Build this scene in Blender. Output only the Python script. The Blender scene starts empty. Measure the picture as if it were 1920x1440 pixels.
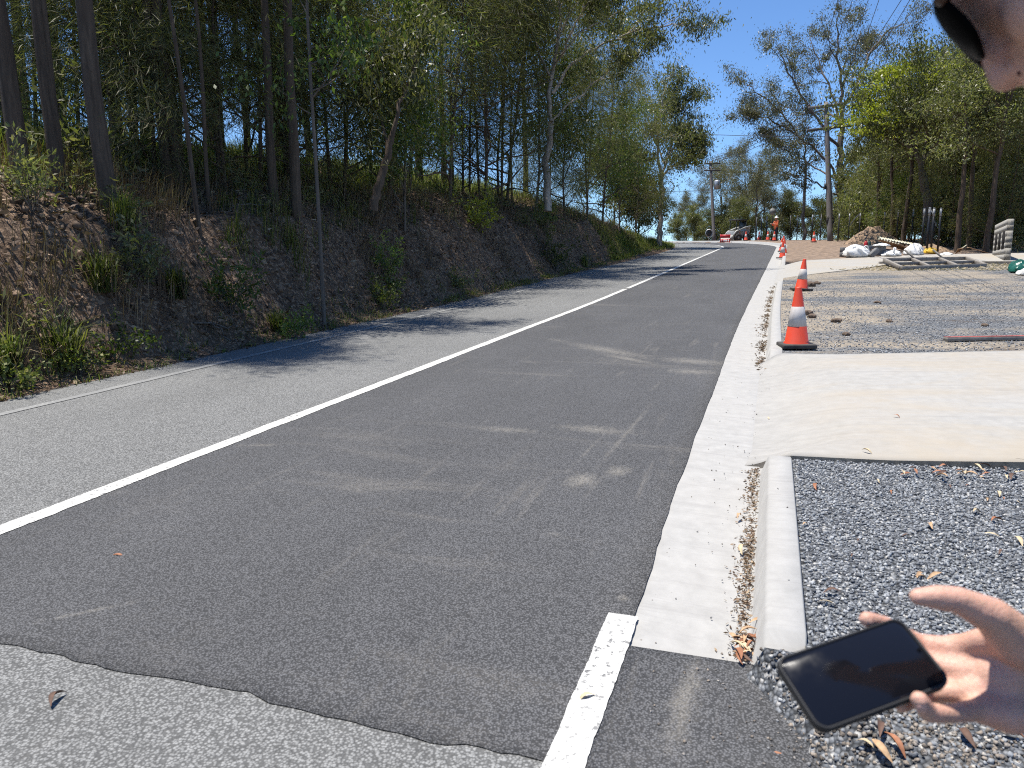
import bpy, bmesh, math, random
import numpy as np
from mathutils import Vector, Matrix

# ---------------------------------------------------------------- camera, sky, sun, exposure
scene = bpy.context.scene
F = 1442.0; HZ = 500.0; P = math.atan((720 - HZ) / F); H = 1.45; TH = math.radians(18.4)
cam_d = bpy.data.cameras.new('camera'); cam = bpy.data.objects.new('camera', cam_d)
scene.collection.objects.link(cam); scene.camera = cam
cam.location = (0, 0, H); cam.rotation_euler = (math.pi / 2 - P, 0, 0)
cam_d.sensor_fit = 'HORIZONTAL'; cam_d.sensor_width = 36; cam_d.lens = 36 * F / 1920
cam_d.clip_start = .02; cam_d.clip_end = 3000
cam_d.dof.use_dof = True; cam_d.dof.focus_distance = 9.0; cam_d.dof.aperture_fstop = 7.0

SUN_EL = math.radians(76); SUN_AZ = math.radians(-72)          # azimuth from +Y towards +X
world = bpy.data.worlds.new('World'); scene.world = world; world.use_nodes = True
wn = world.node_tree; wn.nodes.clear()
sky = wn.nodes.new('ShaderNodeTexSky'); sky.sky_type = 'NISHITA'; sky.sun_disc = False
sky.sun_elevation = SUN_EL; sky.sun_rotation = SUN_AZ
sky.air_density = 1.15; sky.dust_density = 0.0; sky.ozone_density = 5.0; sky.altitude = 2500
bg = wn.nodes.new('ShaderNodeBackground'); bg.inputs['Strength'].default_value = .10
wo = wn.nodes.new('ShaderNodeOutputWorld')
tint = wn.nodes.new('ShaderNodeMix'); tint.data_type = 'RGBA'; tint.blend_type = 'MULTIPLY'; tint.inputs[0].default_value = 1; tint.inputs[7].default_value = (.86, 1.02, 1.18, 1)   # white balance of the clear sky
wn.links.new(sky.outputs[0], tint.inputs[6]); wn.links.new(tint.outputs[2], bg.inputs[0]); wn.links.new(bg.outputs[0], wo.inputs[0])
sun_d = bpy.data.lights.new('sun', 'SUN'); sun_d.energy = 5.0; sun_d.angle = math.radians(.53); sun_d.color = (1, .955, .88)
sun = bpy.data.objects.new('sun', sun_d); scene.collection.objects.link(sun)
sdir = Vector((math.sin(SUN_AZ) * math.cos(SUN_EL), math.cos(SUN_AZ) * math.cos(SUN_EL), math.sin(SUN_EL)))
sun.rotation_euler = (-sdir).to_track_quat('-Z', 'Y').to_euler()
scene.view_settings.view_transform = 'Standard'; scene.view_settings.look = 'None'
scene.view_settings.exposure = .62; scene.view_settings.gamma = 1
scene.cycles.max_bounces = 4; scene.cycles.diffuse_bounces = 2; scene.cycles.glossy_bounces = 2; scene.cycles.transmission_bounces = 3; scene.cycles.caustics_reflective = False; scene.cycles.caustics_refractive = False
scene.cycles.filter_width = 1.1; scene.cycles.use_denoising = False
scene.cycles.use_adaptive_sampling = True; scene.cycles.adaptive_threshold = .02

# ---------------------------------------------------------------- numeric helpers
rng = np.random.default_rng(7)
def ss(a, b, x):
    k = np.clip((np.asarray(x, float) - a) / (b - a), 0, 1); return k * k * (3 - 2 * k)
_sg = np.arange(-80, 900, .25)
_sl = .04 + .017 * ss(12, 20, _sg) - .092 * ss(57, 84, _sg) + .028 * ss(110, 170, _sg)
_zg = np.concatenate([[0], np.cumsum((_sl[1:] + _sl[:-1]) * .125)]); _zg -= np.interp(0, _sg, _zg)
def zr(s): return np.interp(s, _sg, _zg)
def st(X, Y): return X * math.sin(TH) + Y * math.cos(TH), X * math.cos(TH) - Y * math.sin(TH)
def xy(s, t): return s * math.sin(TH) + t * math.cos(TH), s * math.cos(TH) - t * math.sin(TH)
# road path: straight, a very slight bend to the right, then a left-hand bend over the crest
_ps = np.arange(-80, 200, .25)
_ph = TH + .020 * ss(8, 20, _ps) - np.clip((_ps - 50) / 21.0, 0, 1.25)
_dx = np.sin(_ph) * .25; _dy = np.cos(_ph) * .25
_px = np.concatenate([[0], np.cumsum((_dx[1:] + _dx[:-1]) / 2)]); _py = np.concatenate([[0], np.cumsum((_dy[1:] + _dy[:-1]) / 2)])
_px -= np.interp(0, _ps, _px); _py -= np.interp(0, _ps, _py)
def pt(s, t):
    s = np.asarray(s, float); h = np.interp(s, _ps, _ph)
    return np.interp(s, _ps, _px) + t * np.cos(h), np.interp(s, _ps, _py) - t * np.sin(h)
def pathcoord(X, Y):
    X = np.atleast_1d(np.asarray(X, float)); Y = np.atleast_1d(np.asarray(Y, float))
    s0, t0 = st(X, Y); sp = s0.copy(); tp = t0.copy()
    far = np.where(s0 > 6)[0]
    qs = _ps[(_ps > 2)][::2]; qx, qy = pt(qs, 0); qh = np.interp(qs, _ps, _ph)
    for c in range(0, len(far), 4000):
        i = far[c:c + 4000]
        d = (X[i, None] - qx) ** 2 + (Y[i, None] - qy) ** 2
        k = d.argmin(1); ex = X[i] - qx[k]; ey = Y[i] - qy[k]
        sp[i] = qs[k] + ex * np.sin(qh[k]) + ey * np.cos(qh[k]); tp[i] = ex * np.cos(qh[k]) - ey * np.sin(qh[k])
    return sp, tp
def _hash(i, j, seed):
    v = np.sin(i * 127.1 + j * 311.7 + seed * 74.7) * 43758.5453
    return v - np.floor(v)
def vnoise(x, y, seed=0):
    x = np.asarray(x, float); y = np.asarray(y, float)
    i = np.floor(x); j = np.floor(y); a = x - i; b = y - j; a = a * a * (3 - 2 * a); b = b * b * (3 - 2 * b)
    return (_hash(i, j, seed) * (1 - a) + _hash(i + 1, j, seed) * a) * (1 - b) + (_hash(i, j + 1, seed) * (1 - a) + _hash(i + 1, j + 1, seed) * a) * b
def fbm(x, y, seed=0, o=4):
    r = 0; a = .5
    for k in range(o):
        r = r + a * (vnoise(x * 2 ** k, y * 2 ** k, seed + k * 13) - .5); a *= .5
    return r
BU = [6.9, 7.15, 7.35, 8.15, 8.8, 10.0, 16, 19, 28, 45, 80]
BZ = [0, .08, .45, 1.6, 2.0, 2.35, 3.8, 3.9, 2.2, -3, -6]
def zground(X, Y, low=True):
    X = np.atleast_1d(np.asarray(X, float)); Y = np.atleast_1d(np.asarray(Y, float))
    s0, t0 = st(X, Y); sp, tp = pathcoord(X, Y); z = zr(s0); u = -tp
    u = u + .35 * fbm(s0 * .5, 3.3, 5) * ss(7.0, 7.6, u)
    kb = 1 - .8 * ss(34, 54, s0) - .2 * ss(54, 66, s0)
    z = z + np.interp(u, BU, BZ) * np.where(u > 30, 1, kb)
    w = ss(7.1, 8.2, u) * (1 - ss(24, 40, u)) * (.2 + .8 * kb)
    z = z + w * (.55 * fbm(s0 * .9, u * .9, 3) + .5 * np.abs(fbm(s0 * 2.2, u * 1.1, 9)) + .26 * np.abs(fbm(s0 * 3.5, u * 3.5 + z * 3, 19)))
    v = tp
    z = z + .125 * ss(.0, .12, v) - np.clip(v - 15, 0, 60) * .07 * ss(15, 20, v) + .05 * ss(30, 60, s0) * 0
    z = z + .03 * fbm(s0 * 1.3, v * 1.3, 21) * ss(.4, 1.5, v) * (1 - ss(14, 30, v))
    # low spoil heap on the verge past the second driveway
    z = z + .28 * np.exp(-((s0 - 42) / 5.5) ** 2 - ((t0 - 4.2) / 2.2) ** 2) + .10 * fbm(s0 * 1.7, t0 * 1.7, 31) * ss(34, 37, s0) * (1 - ss(52, 58, s0)) * ss(1, 2, t0)
    if low:
        z = z - .05 * ((tp > -6.75) & (tp < .15)) - .25 * ((tp > .0) & (tp < 12.6) & (sp < 64) & (sp > -7.5))
    return z
def zg1(X, Y): return float(zground(X, Y)[0])
def zyard(s, t): X, Y = xy(s, t); return zground(X, Y)
def ray(x, y):
    a = (x - 960) / F; b = (720 - y) / F
    return np.array((a, math.cos(P) + b * math.sin(P), -math.sin(P) + b * math.cos(P)))
def at(x, y, d):
    r = ray(x, y) * d; r[2] += H; return r
def gpt(x, y, kmin=2.0):
    """point of the ground seen in direction (x, y) of the photograph"""
    r = ray(x, y); k = np.geomspace(kmin, 200, 1500); Z = H + r[2] * k
    h = zground(r[0] * k, r[1] * k, False); b = np.where(Z < h)[0]
    i = b[0] if len(b) else len(k) - 1
    return np.array((r[0] * k[i], r[1] * k[i], h[i])), k[i]
def dpt(x, d):
    """point of the ground in image column x at depth d"""
    r = ray(x, 500) * d
    return np.array((r[0], r[1], zg1(r[0], r[1])))

# ---------------------------------------------------------------- object helpers
COL = scene.collection
class MB:
    def __init__(self): self.v = []; self.f = []; self.n = 0; self.uv = []
    def add(self, v, f):
        v = np.asarray(v, float).reshape(-1, 3); f = np.asarray(f, int)
        self.v.append(v); self.f.append(f + self.n); self.n += len(v); return self
    def mesh(self, name, smooth=False):
        me = bpy.data.meshes.new(name); V = np.concatenate(self.v)
        loops = np.concatenate([f.ravel() for f in self.f]); sizes = np.concatenate([np.full(len(f), f.shape[1]) for f in self.f])
        me.vertices.add(len(V)); me.vertices.foreach_set('co', V.ravel().astype(np.float32))
        me.loops.add(len(loops)); me.loops.foreach_set('vertex_index', loops.astype(np.int32))
        me.polygons.add(len(sizes)); st_ = np.concatenate([[0], np.cumsum(sizes)[:-1]])
        me.polygons.foreach_set('loop_start', st_.astype(np.int32))
        me.update(calc_edges=True); me.validate()
        if smooth: me.polygons.foreach_set('use_smooth', np.ones(len(me.polygons), bool))
        return me
def uvset(me, uvv):
    uvl = me.uv_layers.new(name='UVMap'); idx = np.zeros(len(me.loops), np.int32); me.loops.foreach_get('vertex_index', idx)
    uvl.data.foreach_set('uv', np.asarray(uvv, np.float32)[idx].ravel())
def obj(name, me, m=None, parent=None, loc=None, rot=None, scale=None):
    if isinstance(me, MB): me = me.mesh(name)
    o = bpy.data.objects.new(name, me); COL.objects.link(o)
    if m is not None and me is not None and not me.materials: me.materials.append(m)
    if parent is not None: o.parent = parent
    if loc is not None: o.location = loc
    if rot is not None: o.rotation_euler = rot
    if scale is not None: o.scale = scale
    return o
def tag(o, label, cat, group=None):
    o['label'] = label; o['category'] = cat
    if group: o['group'] = group
    return o
def struct(o): o['kind'] = 'structure'; return o
def stuff(o, label=None, cat=None):
    o['kind'] = 'stuff'
    if label: o['label'] = label; o['category'] = cat
    return o
def thing(name, label, cat, loc=(0, 0, 0), rotz=0, group=None):
    o = bpy.data.objects.new(name, None); COL.objects.link(o); o.location = loc; o.rotation_euler = (0, 0, rotz); o.empty_display_size = .1
    return tag(o, label, cat, group)
BOXF = np.array([[0, 3, 2, 1], [4, 5, 6, 7], [0, 1, 5, 4], [1, 2, 6, 5], [2, 3, 7, 6], [3, 0, 4, 7]])
def box(mb, c, size, R=None):
    x, y, z = np.asarray(size) / 2
    v = np.array([[-x, -y, -z], [x, -y, -z], [x, y, -z], [-x, y, -z], [-x, -y, z], [x, -y, z], [x, y, z], [-x, y, z]])
    if R is not None: v = v @ np.asarray(R).T
    return mb.add(v + np.asarray(c), BOXF)
def bevel(me, w, seg=2):
    bm = bmesh.new(); bm.from_mesh(me); bmesh.ops.bevel(bm, geom=bm.edges[:], offset=w, segments=seg, affect='EDGES', profile=.5); bm.to_mesh(me); bm.free(); return me
def tube(mb, pts, rad, n=6, cap=True):
    pts = np.asarray(pts, float); m = len(pts); rad = np.broadcast_to(np.asarray(rad, float), (m,))
    tg = np.gradient(pts, axis=0); tg /= np.linalg.norm(tg, axis=1)[:, None] + 1e-9
    ref = np.array([1., 0, 0]) if abs(tg[0][0]) < .8 else np.array([0, 1., 0])
    a = np.cross(tg, ref); a /= np.linalg.norm(a, axis=1)[:, None] + 1e-9; b = np.cross(tg, a)
    an = np.arange(n) / n * 2 * math.pi
    v = pts[:, None] + rad[:, None, None] * (a[:, None] * np.cos(an)[None, :, None] + b[:, None] * np.sin(an)[None, :, None])
    i = np.arange(m - 1)[:, None] * n; j = np.arange(n)[None]; k = (j + 1) % n
    f = np.stack([i + j, i + n + j, i + n + k, i + k], -1).reshape(-1, 4)
    base = mb.n; mb.add(v.reshape(-1, 3), f)
    if cap:
        mb.f.append(base + np.arange(n)[None, :]); mb.f.append(base + (m - 1) * n + np.arange(n)[None, ::-1])
    return mb
def lathe(mb, prof, n=24, c=(0, 0, 0)):
    prof = np.asarray(prof, float); an = np.arange(n) / n * 2 * math.pi
    v = np.stack([prof[:, 0, None] * np.cos(an), prof[:, 0, None] * np.sin(an), np.broadcast_to(prof[:, 1, None], (len(prof), n))], -1)
    i = np.arange(len(prof) - 1)[:, None] * n; j = np.arange(n)[None]; k = (j + 1) % n
    f = np.stack([i + j, i + k, i + n + k, i + n + j], -1).reshape(-1, 4)
    return mb.add(v.reshape(-1, 3) + np.asarray(c), f)
def rotz(a): c, s = math.cos(a), math.sin(a); return np.array([[c, -s, 0], [s, c, 0], [0, 0, 1]])

# ---------------------------------------------------------------- materials
class NT:
    def __init__(self, name):
        self.m = bpy.data.materials.new(name); self.m.use_nodes = True; self.t = self.m.node_tree; self.t.nodes.clear()
        self.out = self.t.nodes.new('ShaderNodeOutputMaterial')
    def n(self, typ, props=None, **inp):
        x = self.t.nodes.new('ShaderNode' + typ)
        for k, v in (props or {}).items(): setattr(x, k, v)
        for k, v in inp.items():
            k = k.replace('_', ' ') if k.replace('_', ' ') in x.inputs else k
            s = x.inputs[int(k[1:])] if (k[0] == 'i' and k[1:].isdigit()) else x.inputs[k]
            self.set(s, v)
        return x
    def set(self, s, v):
        if hasattr(v, 'outputs'): self.t.links.new(v.outputs[0], s)
        elif isinstance(v, bpy.types.NodeSocket): self.t.links.new(v, s)
        elif isinstance(v, (tuple, list)) and s.type == 'RGBA' and len(v) == 3: s.default_value = (*v, 1)
        else: s.default_value = v
    def coord(self, kind='Object'): return self.n('TexCoord').outputs[kind]
    def mapping(self, v, scale=(1, 1, 1), loc=(0, 0, 0), rot=(0, 0, 0)): return self.n('Mapping', Vector=v, Scale=scale, Location=loc, Rotation=rot)
    def noise(self, v, scale, detail=4, rough=.55, dist=0): return self.n('TexNoise', Vector=v, Scale=scale, Detail=detail, Roughness=rough, Distortion=dist).outputs[0]
    def vor(self, v, scale, feature='F1', out='Distance', rand=1): return self.n('TexVoronoi', {'feature': feature}, Vector=v, Scale=scale, Randomness=rand).outputs[out]
    def ramp(self, f, *stops):
        r = self.n('ValToRGB', Fac=f); e = r.color_ramp.elements
        while len(e) < len(stops): e.new(.5)
        for a, (p, c) in zip(e, stops): a.position = p; a.color = (*c, 1) if isinstance(c, tuple) else (c, c, c, 1)
        return r.outputs[0]
    def math(self, op, a, b=0.0, clamp=False): return self.n('Math', {'operation': op, 'use_clamp': clamp}, i0=a, i1=b).outputs[0]
    def mix(self, f, a, b, blend='MIX'):
        x = self.n('Mix', {'data_type': 'RGBA', 'blend_type': blend}); self.set(x.inputs[0], f); self.set(x.inputs[6], a); self.set(x.inputs[7], b); return x.outputs[2]
    def bump(self, h, strength=.5, dist=.01): return self.n('Bump', Height=h, Strength=strength, Distance=dist).outputs[0]
    def bsdf(self, **k):
        b = self.n('BsdfPrincipled', **k); self.t.links.new(b.outputs[0], self.out.inputs[0]); return b
def simple(name, col, rough=.7, var=.15, scale=8, bump=.0, bscale=60, metal=0, spec=.5):
    k = NT(name); o = k.coord(); n = k.noise(o, scale)
    c = k.mix(k.ramp(n, (.3, 0.), (.7, 1.)), tuple(x * (1 - var) for x in col), tuple(min(1, x * (1 + var)) for x in col))
    a = dict(Base_Color=c, Roughness=rough, Metallic=metal)
    if bump: a['Normal'] = k.bump(k.noise(o, bscale), bump, .01)
    b = k.bsdf(**a); b.inputs['Specular IOR Level'].default_value = spec
    return k.m
M = {}
def m_road(name, base, lo, hi, stone, dust, pit=.5, blobs=()):
    k = NT(name); uv = k.coord('UV')
    big = k.noise(k.mapping(uv, (.35, .9, 1)), 1.0, 5, .6)
    cell = k.n('TexVoronoi', Vector=uv, Scale=stone); cc = k.n('SeparateColor', Color=cell.outputs['Color']).outputs[0]
    fine = k.noise(uv, stone * 1.7, 3, .6)
    g = k.math('MULTIPLY', k.ramp(big, (.25, lo), (.75, hi)), k.ramp(k.math('ADD', k.math('MULTIPLY', cc, .55), k.math('MULTIPLY', fine, .45)), (.15, .70), (.5, .97), (.85, 1.25)))
    g = k.math('MULTIPLY', g, k.ramp(cell.outputs['Distance'], (.30, 1.), (.62, pit)))
    col = k.mix(1.0, base, g, 'MULTIPLY')
    # sand tracked over the surface: streaks along the road plus patches
    st1 = k.noise(k.mapping(uv, (.5, 5.5, 1), (3, 1, 0), (0, 0, .12)), 1.3, 6, .68, .4)
    st2 = k.noise(k.mapping(uv, (2.2, .35, 1), (9, 4, 0), (0, 0, -.35)), 1.1, 6, .7, .5)
    pat = k.noise(uv, .33, 3, .5); gr = k.noise(uv, 55, 2, .6)
    d = k.math('MULTIPLY', k.ramp(k.math('MAXIMUM', st1, st2), (.56, 0.), (.78, 1.)), k.ramp(pat, (.40, 0.), (.66, 1.)))
    d = k.math('MULTIPLY', d, k.ramp(gr, (.35, .1), (.6, 1.)))
    d = k.math('MULTIPLY', d, dust, True)
    col = k.mix(d, col, (.40, .36, .30))
    if blobs:
        sg = k.noise(k.mapping(uv, (14, 20, 1)), 1.0, 4, .7); acc = None
        for (bs, bt, rs, rt, ro, am) in blobs:
            mp = k.n('Mapping', {'vector_type': 'TEXTURE'}, Vector=uv, Location=(bs, bt, 0), Rotation=(0, 0, ro), Scale=(rs, rt, 1))
            g_ = k.math('MULTIPLY', k.n('TexGradient', {'gradient_type': 'QUADRATIC_SPHERE'}, Vector=mp).outputs[1], am); acc = g_ if acc is None else k.math('MAXIMUM', acc, g_)
        sh = k.ramp(k.math('ADD', k.math('MULTIPLY', acc, .9), k.math('MULTIPLY', k.math('SUBTRACT', sg, .62), 1.3)), (-.02, 0.), (.8, .42))
        col = k.mix(k.math('MULTIPLY', k.math('MULTIPLY', sh, k.ramp(acc, (.0, 0.), (.35, 1.))), k.ramp(k.noise(uv, 90, 2, .6), (.38, .15), (.55, 1.))), col, (.44, .40, .33))
    h = k.math('ADD', k.math('MULTIPLY', cell.outputs['Distance'], -1.0), k.math('MULTIPLY', fine, .5))
    b = k.bsdf(Base_Color=col, Roughness=.82, Normal=k.bump(h, .55, .006)); b.inputs['Specular IOR Level'].default_value = .35
    return k.m
M['asphalt'] = m_road('new_asphalt', (.120, .120, .123), .85, 1.15, 135, .32, .35, ((4.36, -1.01, .34, .22, .2, 1.), (4.60, -.84, .28, .18, .2, .9), (5.4, -1.84, .2, .7, .0, .7), (5.58, -1.2, .3, .8, .1, .75), (9.6, -1.9, .45, 2.2, .72, .8), (9.0, -1.55, .25, 1.2, .72, .9), (9.0, -.8, .5, 1.0, .3, .9), (8.3, -.75, .4, .65, .1, .9), (8.8, -1.6, .9, 2., .3, .35), (10.4, -2.8, .25, .9, .7, .5), (8.5, -2.6, .2, .5, .3, .5), (4.5, -3.4, .10, .35, -.4, .7), (2.2, -2.5, .05, .5, -.75, .6), (5.6, -.95, 2.6, .07, .03, .6), (5.0, -1.12, 2.2, .05, .03, .45), (2.92, -.5, .08, .06, 0, .8), (2.30, -.19, .6, .12, .06, .75), (1.75, -.10, .5, .08, .1, .6), (3.5, -.95, .12, .25, .3, .4), (7.4, -1.0, .8, .07, .05, .45)))
M['chipseal'] = m_road('old_chip_seal', (.245, .245, .237), .88, 1.12, 105, .10, .4)
def m_paint():
    k = NT('white_road_paint'); uv = k.coord('UV')
    w = k.math('MULTIPLY', k.ramp(k.noise(uv, 34, 4, .7), (.38, 1.), (.46, 0.)), k.ramp(k.noise(uv, 2.2, 3), (.35, .3), (.6, 1.)))
    v = k.ramp(k.vor(uv, 60), (.0, 1.), (.12, .0)); w = k.math('MAXIMUM', w, k.math('MULTIPLY', v, .3))
    col = k.mix(w, k.mix(k.noise(uv, 5), (.50, .49, .455), (.60, .59, .555)), (.10, .10, .10))
    k.bsdf(Base_Color=col, Roughness=.6, Normal=k.bump(k.noise(uv, 160, 2), .35, .004)); return k.m
M['paint'] = m_paint()
def m_wornpaint():
    k = NT('worn_road_paint'); uv = k.coord('UV')
    w = k.ramp(k.math('ADD', k.math('MULTIPLY', k.noise(uv, 40, 3, .7), .55), k.math('MULTIPLY', k.noise(uv, 1.1, 3), .45)), (.38, 0.), (.50, 1.))
    col = k.mix(w, (.36, .355, .33), (.20, .20, .194))
    k.bsdf(Base_Color=col, Roughness=.8, Normal=k.bump(k.vor(uv, 78), .5, .006)); return k.m
M['wornpaint'] = m_wornpaint()
def m_conc(name, sandy, base=(.345, .337, .318)):
    k = NT(name); uv = k.coord('UV')
    n1 = k.noise(uv, .8, 5, .6); n2 = k.noise(uv, 9, 5, .65); n3 = k.noise(uv, 130, 2, .6)
    col = k.mix(k.ramp(n2, (.3, 0.), (.7, 1.)), tuple(.86 * c for c in base), tuple(1.1 * c for c in base))
    col = k.mix(k.math('MULTIPLY', k.ramp(n1, (.42, 0.), (.66, 1.)), .5), col, (.36, .345, .32))
    # curved tyre smears, long across the slab
    tw = k.noise(k.mapping(uv, (7.5, .42, 1), (0, 0, 0), (0, 0, .28)), 1.0, 6, .7, 1.3)
    col = k.mix(k.math('MULTIPLY', k.math('MULTIPLY', k.ramp(tw, (.54, 0.), (.70, 1.)), k.ramp(n1, (.35, .15), (.6, 1.))), .45 if sandy else .35), col, (.19, .18, .17))
    tr = k.noise(k.mapping(uv, (16., .6, 1), (3, 2, 0), (0, 0, -.22)), 1.0, 5, .75, 1.5)
    col = k.mix(k.math('MULTIPLY', k.ramp(tr, (.53, 0.), (.68, 1.)), .42), col, (.25, .24, .23))
    if sandy:
        sd = k.noise(k.mapping(uv, (.75, .5, 1), (5, 3, 0), (0, 0, .5)), 1.0, 6, .7, .8)
        tt = k.n('SeparateXYZ', Vector=uv).outputs[1]
        col = k.mix(k.math('MULTIPLY', k.math('MULTIPLY', k.ramp(sd, (.40, 0.), (.62, 1.)), sandy), k.ramp(tt, (.05, 0.), (.9, 1.))), col, (.345, .29, .212))
    sp = k.ramp(k.vor(uv, 11), (.0, 1.), (.05, 0.)); col = k.mix(k.math('MULTIPLY', sp, .6), col, (.12, .11, .1))
    h = k.math('ADD', k.math('MULTIPLY', n3, .4), k.math('MULTIPLY', k.noise(k.mapping(uv, (4, 60, 1)), 1, 3), .6))
    k.bsdf(Base_Color=col, Roughness=.85, Normal=k.bump(h, .16, .005)); return k.m
M['concrete'] = m_conc('kerb_concrete', 0); M['slab'] = m_conc('driveway_concrete', .62, (.325, .314, .29)); M['slab_side'] = simple('slab_edge_concrete', (.33, .31, .28), .9, .25, 12, .4, 50)
def m_soil():
    k = NT('bank_soil'); o = k.coord('Object')
    n1 = k.noise(o, .7, 5); n2 = k.noise(o, 6, 6, .7); n3 = k.noise(o, 40, 3, .7)
    col = k.ramp(n2, (.25, (.032, .018, .009)), (.5, (.090, .052, .028)), (.72, (.17, .108, .062)))
    col = k.mix(k.ramp(n1, (.45, 0.), (.65, .6)), col, (.15, .095, .058))
    lit = k.ramp(k.vor(o, 26, 'F1', 'Color'), (.62, 0.), (.7, 1.)); col = k.mix(k.math('MULTIPLY', lit, .7), col, (.30, .20, .125))
    k.bsdf(Base_Color=col, Roughness=.95, Normal=k.bump(k.math('ADD', n2, k.math('MULTIPLY', n3, .5)), .9, .05)); return k.m
M['soil'] = m_soil()
def m_gravel(name, straw):
    k = NT(name); o = k.coord('Object')
    c = k.n('TexVoronoi', Vector=o, Scale=62); g = k.n('SeparateColor', Color=c.outputs['Color']).outputs[0]
    col = k.ramp(g, (.0, (.05, .055, .062)), (.45, (.135, .145, .158)), (.8, (.27, .28, .29)), (1., (.42, .41, .39)))
    col = k.mix(1.0, col, k.ramp(c.outputs['Distance'], (.3, 1.), (.75, .25)), 'MULTIPLY')
    if straw:
        a = k.math('ADD', k.math('MULTIPLY', k.noise(k.mapping(o, (.35, .75, 1)), 1.0, 6, .62, .3), .8), k.math('MULTIPLY', k.noise(o, 9, 4, .7), .2))
        n2 = k.noise(o, 22, 4, .7)
        dirt = k.ramp(n2, (.3, (.16, .12, .085)), (.55, (.34, .285, .21)), (.75, (.45, .40, .31)))
        col = k.mix(k.math('MULTIPLY', k.ramp(a, (.43, 0.), (.56, 1.)), k.ramp(n2, (.35, .3), (.55, 1.))), col, dirt)
        b2 = k.noise(k.mapping(o, (.5, 1.0, 1), (7, 2, 0)), 1.0, 5, .6)
        col = k.mix(k.math('MULTIPLY', k.ramp(b2, (.60, 0.), (.68, 1.)), k.ramp(k.noise(o, 14, 4, .7), (.4, 0.), (.6, 1.))), col, (.09, .065, .045))
    h = k.math('ADD', k.math('MULTIPLY', c.outputs['Distance'], -1.), k.math('MULTIPLY', g, .5))
    k.bsdf(Base_Color=col, Roughness=.9, Normal=k.bump(h, .9, .012)); return k.m
M['gravel'] = m_gravel('blue_metal_gravel', False); M['yard'] = m_gravel('gravel_with_sand_and_dirt', True)
M['dirt'] = simple('brown_site_dirt', (.19, .135, .095), .95, .5, 5, .9, 25)
# ---------------------------------------------------------------- ground and road
sv = np.concatenate([np.arange(-60, -4, 3), np.arange(-4, 30, .2), np.arange(30, 80, .45), np.arange(80, 140, 3), np.arange(140, 820, 40)])
tv = np.concatenate([np.arange(-420, -60, 40), np.arange(-60, -26, 4), np.arange(-26, -13, .7), np.arange(-13, -6.7, .13), np.arange(-6.7, .0, 1.1), np.arange(.0, 1.0, .1), np.arange(1.0, 16, .4), np.arange(16, 60, 3), np.arange(60, 460, 40)])
SS, TT = np.meshgrid(sv, tv, indexing='ij'); GX, GY = xy(SS.ravel(), TT.ravel()); GZ = zground(GX, GY)
def gridf(a, b):
    i = np.arange(a - 1)[:, None] * b; j = np.arange(b - 1)[None]
    return np.stack([i + j, i + j + b, i + j + b + 1, i + j + 1], -1).reshape(-1, 4)[:, ::-1]
mb = MB().add(np.stack([GX, GY, GZ], 1), gridf(len(sv), len(tv))); me = mb.mesh('ground', True)
struct(obj('ground', me, M['soil']))

def sheet(name, sarr, tfun, m, dz, skirt=0, smooth=True):
    """strip along the road path; tfun(s) -> array of lateral offsets"""
    rows = [np.asarray(tfun(s), float) for s in sarr]; n = len(rows[0]); T = np.array(rows); S = np.repeat(np.asarray(sarr)[:, None], n, 1)
    X, Y = pt(S.ravel(), T.ravel()); s0, _ = st(X, Y); Z = zr(s0) + dz
    v = np.stack([X, Y, Z], 1); uv = np.stack([S.ravel(), T.ravel()], 1); mb = MB(); mb.add(v, gridf(len(sarr), n))
    if skirt:
        a = len(sarr); ring = np.concatenate([np.arange(n), np.arange(1, a) * n + n - 1, (a - 1) * n + np.arange(n - 2, -1, -1), np.arange(a - 2, 0, -1) * n])
        low = v[ring].copy(); low[:, 2] -= skirt; b = mb.n; mb.add(low, np.zeros((0, 4), int)); k = len(ring); i = np.arange(k); j = (i + 1) % k
        mb.f.append(np.stack([ring[i], ring[j], b + j, b + i], -1)); uv = np.concatenate([uv, uv[ring]])
    me = mb.mesh(name, smooth); uvset(me, uv); return obj(name, me, m)
sroad = np.concatenate([np.arange(-40, -2, 2), np.arange(-2, 20, .12), np.arange(20, 110, .5)])
def wig(s, seed, a, f): return a * 2 * float(fbm(np.array([s * f]), np.array([seed * 1.7]), seed)[0])
struct(sheet('road', sroad, lambda s: np.concatenate([[-6.85 + wig(s, 4, .16, 1.1) + wig(s, 5, .08, 5)], np.linspace(-6.4, -.605 if s > 2.4 else -.44, 9)]), M['chipseal'], 0))
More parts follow.
